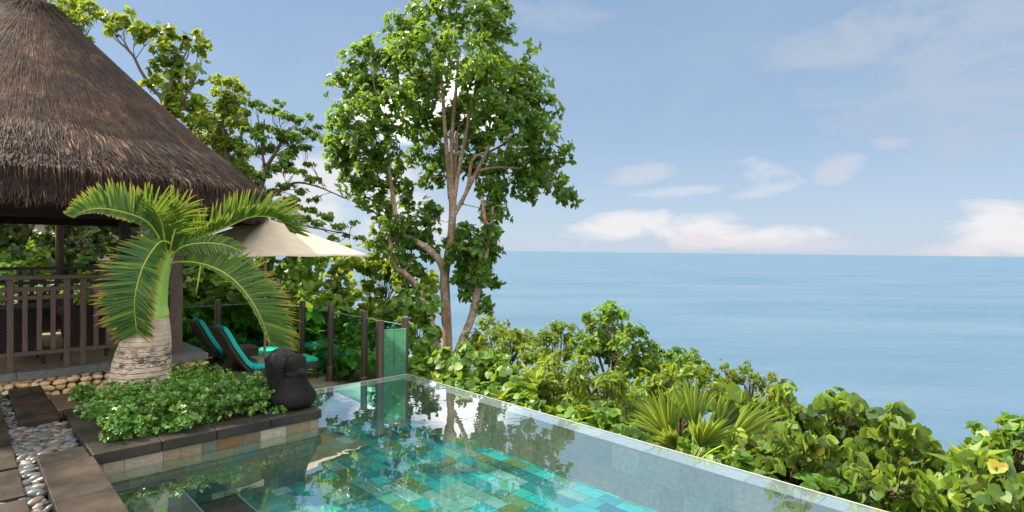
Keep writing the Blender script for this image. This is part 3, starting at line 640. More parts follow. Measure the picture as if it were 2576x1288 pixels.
n = 14000; th = RNG.uniform(0, 2 * PI, n); r = RE + RNG.uniform(-.06, .05, n); z0 = RNG.uniform(2.74, 3.2, n); L = RNG.uniform(.1, .3, n)
o0 = np.stack((np.cos(th), np.sin(th), 0 * th), 1); e2 = np.stack((-np.sin(th), np.cos(th), 0 * th), 1)
P0 = oc + o0 * r[:, None] + np.array((0, 0, 1)) * z0[:, None]; P2 = P0 - np.array((0, 0, 1)) * L[:, None] + o0 * RNG.uniform(-.05, .05, (n, 1)) + e2 * RNG.normal(0, .05, (n, 1))
P2[:, 2] = np.maximum(P2[:, 2], 2.66 + RNG.uniform(-.03, .05, n)); s = e2 * RNG.uniform(.0025, .008, (n, 1)); P1 = (P0 + P2) / 2 + o0 * .02
V = np.stack((P0 - s, P0 + s, P1 - s, P1 + s, P2), 1).reshape(-1, 3); b = np.arange(n)[:, None] * 5
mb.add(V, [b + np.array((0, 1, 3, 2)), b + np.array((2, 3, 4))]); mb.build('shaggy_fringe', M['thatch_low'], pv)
# railings: front, right side, back
def railing(axis, c, s0, s1, mat, pat):
    m = MB(); bx = (lambda a, b, w, z0, z1: m.uvbox(c - w, c + w, a, b, z0, z1)) if axis == 'v' else (lambda a, b, w, z0, z1: m.uvbox(a, b, c - w, c + w, z0, z1))
    bx(s0, s1, .054, 1.71, 1.77)
    for z0, z1 in ((1.538, 1.603), (1.42, 1.479), (.62, .678)): bx(s0, s1, .018, z0, z1)
    rl = m.build('railing', M[mat], pv, bevel=.004)
    for kind, p in pat:
        q = MB(); w, z0, z1 = (.036, FZP, 1.709) if kind == 'railing_post' else (.029, .68, 1.575)
        f = (lambda: q.uvbox(c - w, c + w, p - w, p + w, z0, z1)) if axis == 'v' else (lambda: q.uvbox(p - w, p + w, c - w, c + w, z0, z1))
        f(); q.build(kind, M[mat], rl, bevel=.004, o=W(c, p, z0) if axis == 'v' else W(p, c, z0))
K = 1.0758
pat = [('railing_post', K * x) for x in (-.98, -.39, -.09, .5, 1.09, 1.27)] + [('baluster', K * x) for x in (-.83, -.68, -.53, .06, .2, .35, .648, .795, .94, 1.417, 1.56, 1.705, 1.85, 2.0, 2.15, 2.28)]
railing('v', 10.65, -1.2, 2.53, 'brown_wood', pat)
railing('v', 14.8, -1.1, 2.53, 'dark_wood', [('railing_post', x) for x in (-.9, -.3, .3, .9, 1.07, 1.7)] + [('baluster', x) for x in (-.7, -.5, -.1, .1, .5, .7, 1.27, 1.45, 1.9, 2.1)])

# ---------------------------------------------------------------- pavilion furniture
def armchair(loc, rz, label):
    root = thing('wicker_armchair', label, 'chair', (0, 0, 0), 'wicker armchairs in the pavilion')
    m = MB()                                             # curved back: an arc of panels leaning outwards
    A = np.linspace(-1.1, 1.1, 11); V = []
    for zz, rr in ((.40, .27), (.6, .30), (.8, .335), (.86, .34)):
        for off in (0, .03):
            V.append([( (rr + off) * math.sin(a) * 1.05, -(rr + off) * math.cos(a) + .05 - (zz - .4) * .12, zz - .03 * a * a * (zz > .7)) for a in A])
    V = np.array(V).reshape(4, 2, 11, 3); f = []
    idx = lambda i, j, k: (i * 2 + j) * 11 + k
    for k in range(10):
        for i in range(3): f += [(idx(i, 1, k), idx(i, 1, k+1), idx(i+1, 1, k+1), idx(i+1, 1, k)), (idx(i, 0, k+1), idx(i, 0, k), idx(i+1, 0, k), idx(i+1, 0, k+1))]
        f += [(idx(3, 0, k), idx(3, 1, k), idx(3, 1, k+1), idx(3, 0, k+1))]
    m.add(V.reshape(-1, 3), [np.array(f)]); m.build('backrest', M['wicker_dark'], root)
    m = MB(); m.box((-.27, -.22, .36), (.27, .3, .43)); m.box((-.27, -.22, .16), (.27, -.2, .36)); m.build('seat', M['wicker_dark'], root, bevel=.02)
    for s in (-1, 1):
        m = MB(); m.tube([(s*.33, -.14, .82), (s*.36, .05, .70), (s*.34, .26, .62), (s*.30, .31, .5), (s*.26, .31, .36)], [.024, .03, .03, .026, .022], 8); m.build('armrest', M['wicker_dark'], root, smooth=True)
        m = MB(); m.tube([(s*.25, .27, .4), (s*.25, .28, .2), (s*.26, .3, 0)], [.024, .022, .018], 8); m.build('leg', M['wicker_dark'], root, smooth=True)
        m = MB(); m.tube([(s*.24, -.2, .42), (s*.26, -.24, .2), (s*.29, -.3, 0)], [.03, .024, .018], 8); m.build('leg', M['wicker_dark'], root, smooth=True)
    root.location = tuple(loc); root.rotation_euler = (0, 0, rz); return root
RZ = math.atan2(.70, .7142)
armchair(W(11.4, .66, FZP), RZ, 'wicker armchair behind the left railing panel, its tall back to the pool')
armchair(W(11.55, 1.53, FZP), RZ - .25, 'wicker armchair beside the palm trunk behind the railing')
armchair(W(11.45, -.17, FZP), RZ + .1, 'wicker armchair cut by the left edge of the picture')
armchair(W(13.8, 1.2, FZP), RZ + PI, 'wicker armchair on the far side of the table, facing the pool')
tbl = thing('dining_table', 'dark round table among the wicker armchairs in the pavilion', 'table', W(12.6, .86, FZP))
m = MB(); m.lathe([(.001, .72), (.6, .72), (.62, .735), (.62, .755), (.6, .765), (.001, .765)], 40, o=W(12.6, .86, FZP)); m.build('table_top', M['wicker_dark'], tbl)
m = MB(); m.lathe([(.3, 0), (.3, .03), (.08, .08), (.07, .6), (.2, .72)], 24, o=W(12.6, .86, FZP)); m.build('pedestal', M['wicker_dark'], tbl, smooth=True)

# ---------------------------------------------------------------- loungers, umbrella, side table
def lounger(u, v, label):
    root = thing('sun_lounger', label, 'sun lounger', (0, 0, 0), 'brown wicker sun loungers on the deck')
    # local x runs from the head (0) to the foot (2.0), y across (0 .. .7)
    m = MB(); m.box((.62, .0, .2), (2.0, .7, .31)); m.box((.3, .03, .24), (.62, .67, .31)); m.build('base', M['wicker'], root, bevel=.015)
    m = MB(); prof = [(.66, .27), (.5, .42), (.28, .72), (.12, 1.0), (.03, 1.1)]
    for y0, y1, o_ in ((0.02, .68, 0.),):
        V = []
        for x, z in prof: V += [(x, y0, z), (x, y1, z), (x - .045, y1, z - .02), (x - .045, y0, z - .02)]
        f = []
        for i in range(4):
            a = i * 4; f += [(a, a+1, a+5, a+4), (a+1, a+2, a+6, a+5), (a+2, a+3, a+7, a+6), (a+3, a, a+4, a+7)]
        f += [(3, 2, 1, 0), (16, 17, 18, 19)]; m.add(V, [np.array(f)])
    m.build('backrest', M['wicker'], root, bevel=.012)
    m = MB(); hh = .07; pr = [(.72, .32), (.58, .44), (.37, .73), (.21, 1.0), (.15, 1.08)]; V = []
    for i, (x, z) in enumerate(pr):
        t = hh if i < 4 else hh * .6; V += [(x - .05, .07, z - .02), (x - .05, .63, z - .02), (x + t - .05, .61, z + .045), (x + t - .05, .09, z + .045)]
    f = []
    for i in range(4):
        a = i * 4; f += [(a, a+1, a+5, a+4), (a+1, a+2, a+6, a+5), (a+2, a+3, a+7, a+6), (a+3, a, a+4, a+7)]
    f += [(3, 2, 1, 0), (16, 17, 18, 19)]; m.add(V, [np.array(f)])
    m.build('back_cushion', M['turquoise'], root, smooth=True, bevel=.03, bseg=4)
    m = MB(); m.box((.66, .03, .31), (2.0, .67, .4)); sc_ = m.build('seat_cushion', M['turquoise'], root, smooth=True, bevel=.035, bseg=4)
    for x, y in ((1.95, .03), (1.95, .67), (.7, .03), (.7, .67)):
        q = MB(); s = 1 if x > 1 else -1; q.tube([(x, y, .28), (x + s * .005, y, .14), (x + s * .03, y, 0)], [.036, .022, .02], 8); q.build('leg', M['wicker'], root, smooth=True)
    # woven arch between the foot legs
    q = MB(); A = np.linspace(0, PI, 9); top = [(1.985, .06 + .58 * (1 - math.cos(a)) / 2, .205 - .1 * (1 - math.sin(a)) ** 1.5) for a in A]; V = []
    for x, y, z in top: V += [(x, y, .21), (x, y, z - .01)]
    q.add(V, [np.array([(2*i, 2*i+1, 2*i+3, 2*i+2) for i in range(8)])]); q.build('apron', M['wicker'], root)
    for y in (.06, .64):
        pass
    root.location = tuple(W(u, v, -.64)); root.rotation_euler = (0, 0, RZ); root.scale = (1.02, 1, 1.16); return root
lounger(11.78, 3.62, 'brown wicker sun lounger with turquoise cushions nearest the statue')
lounger(13.25, 3.6, 'brown wicker sun lounger with turquoise cushions behind the side table, nearest the hedge')
c = W(12.85, 4.4, -.64)
st_ = thing('side_table', 'square brown wicker side table between the two loungers', 'side table', c)
m = MB()
V = [np.array((x * k, y * k, z)) for z, k in ((0, .84), (.66, 1.)) for x, y in ((-.28, -.28), (.28, -.28), (.28, .28), (-.28, .28))]
m.add(np.array(V) @ MUV + c, [np.array([(0, 3, 2, 1), (4, 5, 6, 7), (0, 1, 5, 4), (1, 2, 6, 5), (2, 3, 7, 6), (3, 0, 4, 7)])]); m.build('table_body', M['wicker'], st_, bevel=.01)
m = MB(); m.box((-.3, -.3, .662), (.3, .3, .7), MUV, o=c); m.build('table_top', M['wicker'], st_, bevel=.008)
# umbrella
UC = at(668, 650, 12.0); UC[2] = 0
um = thing('parasol', 'large square cream canvas parasol with a wooden pole over the loungers', 'parasol', (UC[0], UC[1], -.64))
m = MB(); m.box((-.24, -.24, -.64), (.24, .24, -.1), MUV, o=UC); m.build('base_block', M['concrete'], um, bevel=.015)
m = MB(); m.tube([UC + np.array((0, 0, z)) for z in (-.3, .5, 1.5, 2.9)], [.028] * 4, 12); m.build('pole', M['pole'], um, smooth=True)
R2, PH = 2.2, math.radians(10); m = MB(); V = []; NR, NA = 12, 48
def canopy(a, t):                # a: angle, t: 0 hub .. 1 hem
    k = (a - PH) % (PI / 2) - PI / 4; rad = R2 * math.cos(PI / 4) / math.cos(k)
    e8 = abs(((a - PH) / (PI / 4)) % 1 - .5) * 2          # 1 on a rib, 0 between ribs
    rad *= 1 - .035 * (1 - e8 ** 2) * t
    z = 2.84 - .80 * t ** 1.04 - .035 * (1 - e8 ** 1.5) * math.sin(PI * min(1, t)) + .02 * t ** 5 * (1 - e8)
    return (rad * t * math.cos(a), rad * t * math.sin(a), z)
for i in range(NR + 1):
    for j in range(NA): V.append(canopy(PH + 2 * PI * j / NA, .02 + .98 * i / NR))
f = [(i*NA+j, (i+1)*NA+j, (i+1)*NA+(j+1) % NA, i*NA+(j+1) % NA) for i in range(NR) for j in range(NA)]
m.add(np.array(V) + UC, [np.array(f)]); cn = m.build('canopy', M['canvas'], um, smooth=True)
so = cn.modifiers.new('cloth', 'SOLIDIFY'); so.thickness = .006; so.offset = -1
for k in range(8):
    a = PH + k * PI / 4; q = MB(); q.tube([np.array(canopy(a, t)) + UC - np.array((0, 0, .025)) for t in (.03, .4, .97)], [.012] * 3, 6); q.build('rib', M['pole'], um, smooth=True)
q = MB(); q.lathe([(.001, 2.95), (.03, 2.94), (.045, 2.9), (.03, 2.85), (.06, 2.82)], 16, o=UC); q.build('finial', M['pole'], um, smooth=True)
# ---------------------------------------------------------------- statue
SO = at(737, 1017, 7.1); SO[2] = .222
stt = thing('duck_statue', 'black carved stone duck with a stone filled basket on its back, on the planter corner', 'statue', SO)
m = MB()
prof = [(.001, 0), (.19, .0), (.245, .035), (.272, .09), (.268, .15), (.235, .205), (.185, .27), (.15, .33), (.132, .375), (.121, .40), (.124, .405), (.127, .425), (.122, .432), (.114, .437), (.12, .47), (.127, .52), (.125, .57), (.11, .62), (.075, .652), (.03, .666), (.001, .668)]
def sway(V):
    z = V[:, 2]; k = np.clip((z - .12) / .3, 0, 1); k = k * k * (3 - 2 * k); V = V.copy(); V[:, 0] += .05 * k; V[:, 1] -= .05 * k
    lo = np.clip(1 - z / .3, 0, 1); V[:, 0] = V[:, 0] * (1 + .04 * lo); V[:, 1] = V[:, 1] * (1 + .12 * lo); return V
m.lathe(prof, 48, o=SO, fn=sway)
m.ball(SO + np.array((-.10, .05, .145)), (.19, .22, .14), seg=24, rings=16)       # shoulder towards the tail
m.build('body', M['volcanic'], stt, smooth=True)
m = MB()                                                                           # stubby bill under the brow
m.tube([SO + np.array(p) for p in ((.10, -.08, .475), (.145, -.115, .452), (.172, -.135, .437), (.186, -.146, .428), (.19, -.149, .425))], [.07, .056, .046, .038, .02], 18)
m.build('bill', M['volcanic'], stt, smooth=True)
m = MB(); rings = [[(-.16, -.02, .06), (-.12, .2, .06), (.04, .2, .06), (.02, -.04, .06)], [(-.28, -.03, .2), (-.2, .26, .2), (.06, .26, .2), (.0, -.1, .22)],
    [(-.345, -.02, .4), (-.24, .32, .42), (.08, .28, .40), (-.05, -.12, .32)], [(-.37, 0, .60), (-.24, .34, .66), (.07, .26, .57), (-.09, -.13, .465)],
    [(-.335, .01, .603), (-.225, .305, .655), (.04, .24, .573), (-.095, -.095, .475)], [(-.3, .02, .56), (-.21, .28, .6), (.02, .22, .53), (-.1, -.06, .45)]]
V = np.array(rings).reshape(-1, 3); f = [(3, 2, 1, 0), (20, 21, 22, 23)] + [(i*4+j, i*4+(j+1) % 4, i*4+4+(j+1) % 4, i*4+4+j) for i in range(5) for j in range(4)]
m.add(V + SO, [np.array(f)[:, ::-1]]); m.build('basket', M['volcanic'], stt, bevel=.012)
m = MB(); m.ball(SO + np.array((-.15, .10, .56)), (.185, .175, .15), np.array(Matrix.Rotation(.4, 3, 'Y')).T, 40, 28, jit=.06); m.build('rough_stone', M['rough_rock'], stt, smooth=True)

# ---------------------------------------------------------------- bottle palm
PD = 7.6
pb_ = at(352, 985, PD); pb_[2] = .17
palm = thing('bottle_palm', 'stout bottle palm with ringed grey trunk and yellow tipped fronds in the planter', 'palm', pb_)
m = MB()
tr = [(352, 1000, 70), (352, 975, 69), (354, 945, 66.5), (358, 915, 63.5), (362, 890, 60), (369, 860, 55), (375, 830, 48), (380, 805, 41), (383, 790, 36.5)]
P, Rr = catmull(np.array([at(x, y, PD) for x, y, r in tr]), np.array([r * PD / F for *_, r in tr]), 22)
Rr = Rr * (1 + .008 * np.sin(np.arange(len(Rr)) * 2 * PI / 3.2)); m.tube(P, Rr, 40, smooth=1); tk = m.build('trunk', M['palm_trunk'], palm, smooth=True)
m = MB(); cs = [(383, 792, 37), (386, 786, 35.5), (389, 765, 29), (394, 740, 25), (399, 715, 21.5), (405, 690, 19), (412, 668, 17), (420, 650, 14), (428, 630, 11)]
m.tube([at(x, y, PD) for x, y, r in cs], [r * PD / F for *_, r in cs], 24, smooth=5); m.build('crownshaft', M['crownshaft'], palm, smooth=True)
def scr(a): return np.array((a[0], -a[2], a[1]))     # (right, up, towards the viewer) -> world
def frond(pts, ranks, lmax, s0=.12, n=46, w=.017, fwd=.55, droop=.18, r0=.016, jit=.07, lprof=None):
    P = np.array([at(x, y, PD + d) for x, y, d in pts]); P, rr = catmull(P, np.linspace(r0, r0 * .2, len(P)), 10)
    rb = MB(); rb.tube(P, rr, 7, smooth=1); fr = rb.build('frond', M['rachis'], palm, smooth=True)
    seg = np.concatenate(((0,), np.cumsum(np.linalg.norm(np.diff(P, axis=0), axis=1)))); seg /= seg[-1]
    T = nrm(np.gradient(P, axis=0)); mb = MB()
    for ri, rk in enumerate(ranks):
        dirv, sc = rk[:3], rk[3]
        for i in range(n):
            s = s0 + (1 - s0) * (i + .5 * (ri % 2) + RNG.uniform(-.2, .2)) / n; s = min(max(s, 0), 1)
            p = np.array([np.interp(s, seg, P[:, k]) for k in range(3)]); t = nrm(np.array([np.interp(s, seg, T[:, k]) for k in range(3)]))
            q = (s - s0) / (1 - s0); L = lmax * sc * (lprof(q) if lprof else (.35 + .65 * math.sin(PI * (.1 + .8 * q)) ** .8)) * RNG.uniform(.88, 1.08)
            d = nrm(scr(dirv)); d = d - t * (d @ t); d = nrm(nrm(d) + t * (fwd + q * .4) + RNG.normal(0, jit, 3))
            nn = nrm(np.cross(d, t)); side = nrm(t - d * (d @ t)); V = []; C = []
            k_ = RNG.uniform(.85, 1.25)
            for tt, ww in ((0, .5), (.22, 1.), (.5, .95), (.78, .6), (1, .03)):
                c = p + d * L * tt + np.array((0, 0, -1)) * droop * L * tt ** 2.2
                fold = nn * w * ww * .35
                V += [c - side * w * ww + fold, c, c + side * w * ww + fold]; C += [(min(1, tt * k_ * (.86 + .16 * q)),) * 3] * 3
            f = [(j*3+a, j*3+a+1, j*3+a+4, j*3+a+3) for j in range(4) for a in (0, 1)]
            mb.add(np.array(V), [np.array(f)], np.array(C))
    mb.build('leaflets', M['palm_leaf'], fr, smooth=True)
px = PD / F
frond([(412, 660, 0), (403, 605, -.12), (372, 560, -.3), (325, 538, -.5), (262, 525, -.7), (215, 530, -.8), (180, 546, -.85)], [(-.15, 1, .25, 1.0), (-.1, .8, -.8, .8), (-.3, -.6, .3, .2)], 88 * px, .24, 72, w=.018, droop=.14, fwd=.12, lprof=lambda q: (.55 + .45 * math.sin(PI * min(1, q * 1.1))) * (1 - .55 * max(0, q - .6) / .4))
frond([(425, 650, 0), (450, 615, .05), (500, 598, .1), (565, 574, .15), (625, 548, .2), (672, 545, .25), (708, 558, .3), (730, 584, .3)], [(.1, 1, .2, 1.0), (.3, .75, -.7, .9), (.2, .8, .7, .6)], 100 * px, .1, 70, w=.016, droop=.12, fwd=.5)
frond([(425, 645, 0), (430, 615, -.08), (402, 610, -.2), (368, 655, -.33), (347, 710, -.4), (338, 770, -.4), (345, 838, -.34)], [(-1, .22, .15, 1.0), (1, .25, .3, .72)], 98 * px, .2, 76, w=.02, droop=.05, fwd=.05)
frond([(418, 680, 0), (440, 660, -.02), (500, 662, -.08), (560, 684, -.14), (612, 728, -.2), (652, 790, -.22), (682, 868, -.2)], [(.75, .62, .1, 1.0), (.9, .1, -.6, .95), (-.5, -.8, .5, .1)], 108 * px, .16, 70, w=.015, droop=.1, fwd=.3)
frond([(422, 655, 0), (415, 610, -.1), (408, 565, -.25), (392, 530, -.4), (365, 505, -.5)], [(-.5, .7, .3, .8), (.9, .5, 0, 1.)], 95 * px, .15, 34, w=.013, droop=.1)
frond([(424, 655, 0), (432, 610, -.1), (445, 560, -.2), (450, 525, -.3), (430, 505, -.35)], [(-.8, .6, .2, .9), (.8, .6, 0, 1.)], 80 * px, .15, 32, w=.013)
frond([(428, 650, 0), (458, 622, -.12), (505, 612, -.2), (560, 615, -.25), (608, 632, -.25)], [(.35, .9, .1, .5), (.4, -.7, .2, .35)], 80 * px, .12, 34, w=.013, droop=.2)
m = MB(); m.tube([at(x, y, PD) for x, y in ((425, 645), (446, 580), (463, 530), (484, 476))], [.02, .017, .014, .003], 8); m.build('spear_leaf', M['spear'], palm, smooth=True)
m = MB(); m.tube([at(x, y, PD - .1) for x, y in ((505, 668), (500, 700), (492, 745))], [.006, .013, .002], 6); m.build('hanging_leaflet', M['rachis'], palm, smooth=True)

# ---------------------------------------------------------------- hedge in the planter
cl = []
for u in np.arange(7.0, 9.3, .27):
    for v in np.arange(1.22, 2.95, .27):
        if (u - 8.92) ** 2 + (v - 1.72) ** 2 < .2: continue
        if v > 2.72 and u > 7.9: continue
        h = .25 - .08 * min(1, max(0, u - 7.6)) + .05 * math.sin(u * 3 + v * 5) - (.05 if u < 7.2 or v < 1.35 else 0)
        if u > 8.6 and v < 1.4: h -= .15
        cl.append((W(u + RNG.uniform(-.06, .06), v + RNG.uniform(-.06, .06), .2 + h * .62), .2))
plant('clipped_hedge', 'low glossy green hedge filling the planter around the palm trunk', 'hedge', cl, M['lf_hedge'], .06, 'spoon', k=6, cover=1.0, tilt=(30, 75), sub=8, up=.9, droop=.05, subr=.55, sr=.008, wid=1.05)
# ================================================================ TREES AND SHRUBS
def far_clumps(l, D): return px_clumps([(q[0], q[1], q[2], q[3] * 1.43) for q in l], D)
# the tall tree beyond the pool corner, its two slender neighbours
D = 20.0
cl = far_clumps([(1150,30,72,0),(1080,60,58,.5),(1215,65,66,-.3),(1000,125,56,0),(1060,150,74,-.8),(1160,140,84,-1.2),(1270,150,70,0),(1050,250,70,.7),(1310,225,66,-.4),(1235,230,74,-1.1),
    (1345,285,66,-.5),(1285,320,70,-.9),(1370,355,52,0),(1310,395,62,.2),(1060,350,66,1.4),(1150,320,56,1.6),(1120,400,40,1.6),(1225,420,52,1.1),(1375,435,52,0),(1425,480,40,0),(1330,470,44,.2),(1250,470,44,.6),(1260,540,26,.5),(1020,60,34,0),(1240,20,44,0),(1405,385,30,-.2),(1100,200,60,1.0),(1200,330,50,1.6)], D)
limbs = [limb([(p[0], p[1], p[2] * .86, *p[3:]) for p in q], D) for q in ([(1126,905,16),(1125,850,15),(1121,760,14.5),(1119,690,14),(1128,640,13),(1135,590,11.5),(1139,530,11),(1138,490,12)],
    [(1135,500,10),(1128,440,6.5),(1122,360,6),(1113,230,5),(1105,120,3)], [(1139,500,9),(1135,430,6),(1138,330,5.5),(1146,240,5),(1155,120,3)], [(1141,500,9,0),(1152,440,6,.1),(1170,350,5.5,.2),(1185,270,5,.2),(1210,170,3,0)],
    [(1140,545,7),(1165,500,6),(1195,440,5.5),(1225,380,5,-.1),(1250,320,3.5,-.2)], [(1160,515,5.5),(1178,465,5),(1190,400,4.5),(1235,380,3.5),(1290,350,2.5)], [(1140,480,6,.2),(1145,420,5,.5),(1150,330,4,.9)],
    [(1200,430,4),(1260,420,3.5),(1330,430,3),(1390,455,2)], [(1119,690,11,0),(1105,655,11),(1075,625,10),(1040,605,9),(1008,590,8),(996,545,7),(988,490,6.5),(978,430,6),(975,370,5),(970,300,3)])]
cl += far_clumps([(945,180,66,.3),(890,230,58,0),(900,300,70,-.6),(970,270,74,-1),(862,340,56,.2),(845,385,44,0),(930,375,62,-.7),(900,440,54,.3),(980,430,48,.5),(920,120,30,0),(960,520,38,.5),(1040,560,52,.6),(1085,535,34,.8),(1000,600,36,.3),(930,490,34,.2),(1075,585,30,.9)], D)
cl = [(c, r * 1.1) for c, r in cl]
cl += far_clumps([(1120,300,44,1.2),(1180,260,50,1.3),(1080,440,40,.9),(1170,420,36,1.4),(1020,480,36,.8)], D)
tree('tall_tree', 'tall spreading tree with pale forking branches beyond the pool corner', cl, limbs, M['lf_tree'], .22, 'oval', k=6, cover=1.15, tilt=(45, 85), sub=12, wid=1.15, droop=.4, subr=.5)
D = 19.4
def fat_clumps(l, D): return [(c, r * 1.25) for c, r in far_clumps(l, D)]
tree('slender_tree', 'slender leaning tree left of the tall tree with a bent dark trunk', fat_clumps([(975,565,30,0),(1000,640,34,.2),(1045,640,40,.6),(1030,690,30,.5),(960,600,22,0)], D),
    [limb([(1108,900,9),(1092,840,9),(1070,770,8.5),(1050,720,8),(1020,690,7.5),(995,672,7),(985,640,6),(982,600,5.5),(978,560,4)], D)], M['lf_tree'], .26, 'oval', k=6, cover=1.1, tilt=(45, 85), sub=7, droop=.4)
tree('slender_tree', 'slender ivy covered tree right of the tall tree with a low leafy crown', fat_clumps([(1185,640,48,-.2),(1215,690,42,0),(1165,605,38,.3),(1230,620,30,0),(1190,735,28,.2),(1240,545,28,.3),(1225,500,30,.4),(1150,660,30,.3),(1215,770,26,.1),(1205,650,50,.3),(1225,590,36,.2),(1180,700,36,.2)], D),
    [limb([(1150,890,11),(1168,845,11),(1186,800,10),(1198,750,9),(1206,700,8),(1222,640,7),(1230,590,7),(1218,545,6),(1212,495,4)], D), limb([(1230,590,5),(1236,560,4),(1240,520,3)], D)], M['lf_tree'], .25, 'oval', k=6, cover=1.15, tilt=(45, 85), sub=7, droop=.4)

# trees beyond the pavilion
D = 15.0
tree('round_leaf_tree', 'thin round leaved tree rising behind the thatched roof slope', px_clumps([(270,42,24),(310,50,28),(350,85,32),(390,80,32),(430,100,32),(420,132,36),(480,112,30),(505,92,16),(510,130,20),(400,165,26),(450,178,36),(490,185,22),(400,212,28),(430,228,32),(470,215,22),(372,215,12),(455,258,36),(430,290,34),(490,262,28),(480,302,28),(515,305,24),(290,75,16),(265,75,14)], D),
    [limb([(440,700,10),(430,400,8),(412,262,6),(385,225,4.5),(355,180,3.5),(335,140,3),(310,112,2)], D), limb([(412,262,4),(430,220,3.5),(440,180,3),(470,130,2)], D), limb([(420,320,5),(450,270,4),(490,200,2)], D)], M['lf_lime'], .16, 'round', k=4, cover=1.1, sub=7, tilt=(50, 90), bark='twig', twig_r=.012)
D = 16.0
tree('broadleaf_tree', 'bushy yellow green tree between the thatched roof and the feathery tree', px_clumps([(550,200,20),(580,205,20),(600,232,26),(560,240,28),(535,275,32),(588,272,32),(515,335,38),(560,322,36),(600,312,28),(560,368,36),(605,370,36),(570,410,28),(610,422,36),(640,442,28),(640,472,28),(500,290,26),(545,350,40),(590,440,30)], D),
    [limb([(600,760,10),(590,500,8),(570,400,6),(560,300,4),(570,215,2)], D), limb([(590,480,5),(610,400,4),(605,320,2)], D)], M['lf_lime'], .135, 'oval', k=5, cover=1.3, sub=8, bark='twig', twig_r=.012)
D = 15.4
tree('feathery_tree', 'airy feathery tree with flat sprays of fine leaves behind the parasol', px_clumps([(645,262,24),(682,280,26),(722,292,26),(660,322,26),(700,332,30),(752,302,20),(780,292,14),(742,346,26),(790,342,20),(800,320,14),(680,372,26),(722,392,30),(770,372,20),(640,382,26),(692,422,26),(742,432,24),(722,470,24),(760,482,20),(690,482,24),(782,412,14),(742,520,24),(790,502,16),(820,545,24),(850,570,20),(800,562,20),(872,592,12),(720,515,24),(700,540,26),(760,550,24),(835,600,18),(890,560,12),(905,600,14),(655,345,26),(615,280,22),(630,330,24),(720,350,26),(700,260,16),(765,330,22),(735,375,26),(660,440,26),(715,415,24),(775,450,20),(735,500,24),(800,450,16),(690,520,22),(780,530,22)], D),
    [limb([(668,800,9),(660,600,7.5),(655,500,6.5),(668,430,5.5),(695,380,4),(730,320,2.5)], D), limb([(657,520,5),(690,490,4),(740,460,3),(800,470,2),(870,500,1.5)], D), limb([(668,430,4),(660,380,3),(665,300,1.8)], D), limb([(660,560,4.5),(720,560,3.5),(800,575,2),(880,590,1.2)], D)], M['lf_mid'], .085, 'oval', k=9, cover=1.3, sub=9, flat=.35, tilt=(60, 95), up=.9, bark='twig', twig_r=.011, droop=.15)
D = 13.0
tree('narrow_leaf_tree', 'narrow leaved tree showing on both sides of the roof peak', px_clumps([(12,8,18),(28,24,14),(150,8,26),(200,14,26),(232,22,20),(182,40,22),(200,92,22),(225,108,14),(216,45,16),(170,60,20),(120,10,20),(235,45,12)], D),
    [limb([(150,700,9),(150,300,7),(160,120,5),(180,40,3)], D)], M['lf_lime'], .14, 'lance', k=7, cover=1.1, sub=6, bark='twig', twig_r=.012, wid=1.3)
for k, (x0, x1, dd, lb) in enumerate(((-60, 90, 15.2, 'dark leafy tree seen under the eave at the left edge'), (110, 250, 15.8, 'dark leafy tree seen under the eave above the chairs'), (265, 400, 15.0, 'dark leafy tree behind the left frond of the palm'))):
    tree('shade_tree', lb, grid_clumps(x0, x1, 520, 800, 52, 40, dd, skip=.0) + grid_clumps(x0 - (150 if k == 0 else 0), min(x1, 330), 230 if k < 2 else 330, 500, 75, 50, dd), [limb([((x0+x1)/2 - 20, 800, 9), ((x0+x1)/2, 690, 8), ((x0+x1)/2 + 40, 620, 6), ((x0+x1)/2 + 70, 560, 4)], dd)], M['lf_shaded'], .15, 'round', 'dark trees behind the pavilion', k=4, cover=1.0, sub=6, bark='twig', twig_r=.014)  # upper clumps, hidden by the roof, are added to shade the leaves below
# a house wall glimpsed between those trees
hc = at(110, 700, 20); hc[2] = -1.2
hs = thing('cream_house', 'cream walled house glimpsed through leaves behind the pavilion', 'house', hc)
m = MB(); m.box((-5, 0, -1.2), (2.6, 5, 3.4), o=(hc[0], hc[1], 0)); m.build('wall', M['cream_wall'], hs)
m = MB(); x0, y0 = hc[0], hc[1]
m.add([(x0-5.6, y0-.6, 3.4), (x0+3.2, y0-.6, 3.4), (x0+3.2, y0+5.6, 3.4), (x0-5.6, y0+5.6, 3.4), (x0-3, y0+2.5, 4.6), (x0+.6, y0+2.5, 4.6)], [np.array([(0,3,2,1), (0,1,5,4), (2,3,4,5)]), np.array([(1,2,5), (3,0,4)])]); m.build('roof', M['brown_slab'], hs)
m = MB(); m.box((-2.4, -.03, .6), (-1., .02, 2.2), o=(x0, y0, 0)); m.build('window', M['dark_wood'], hs)

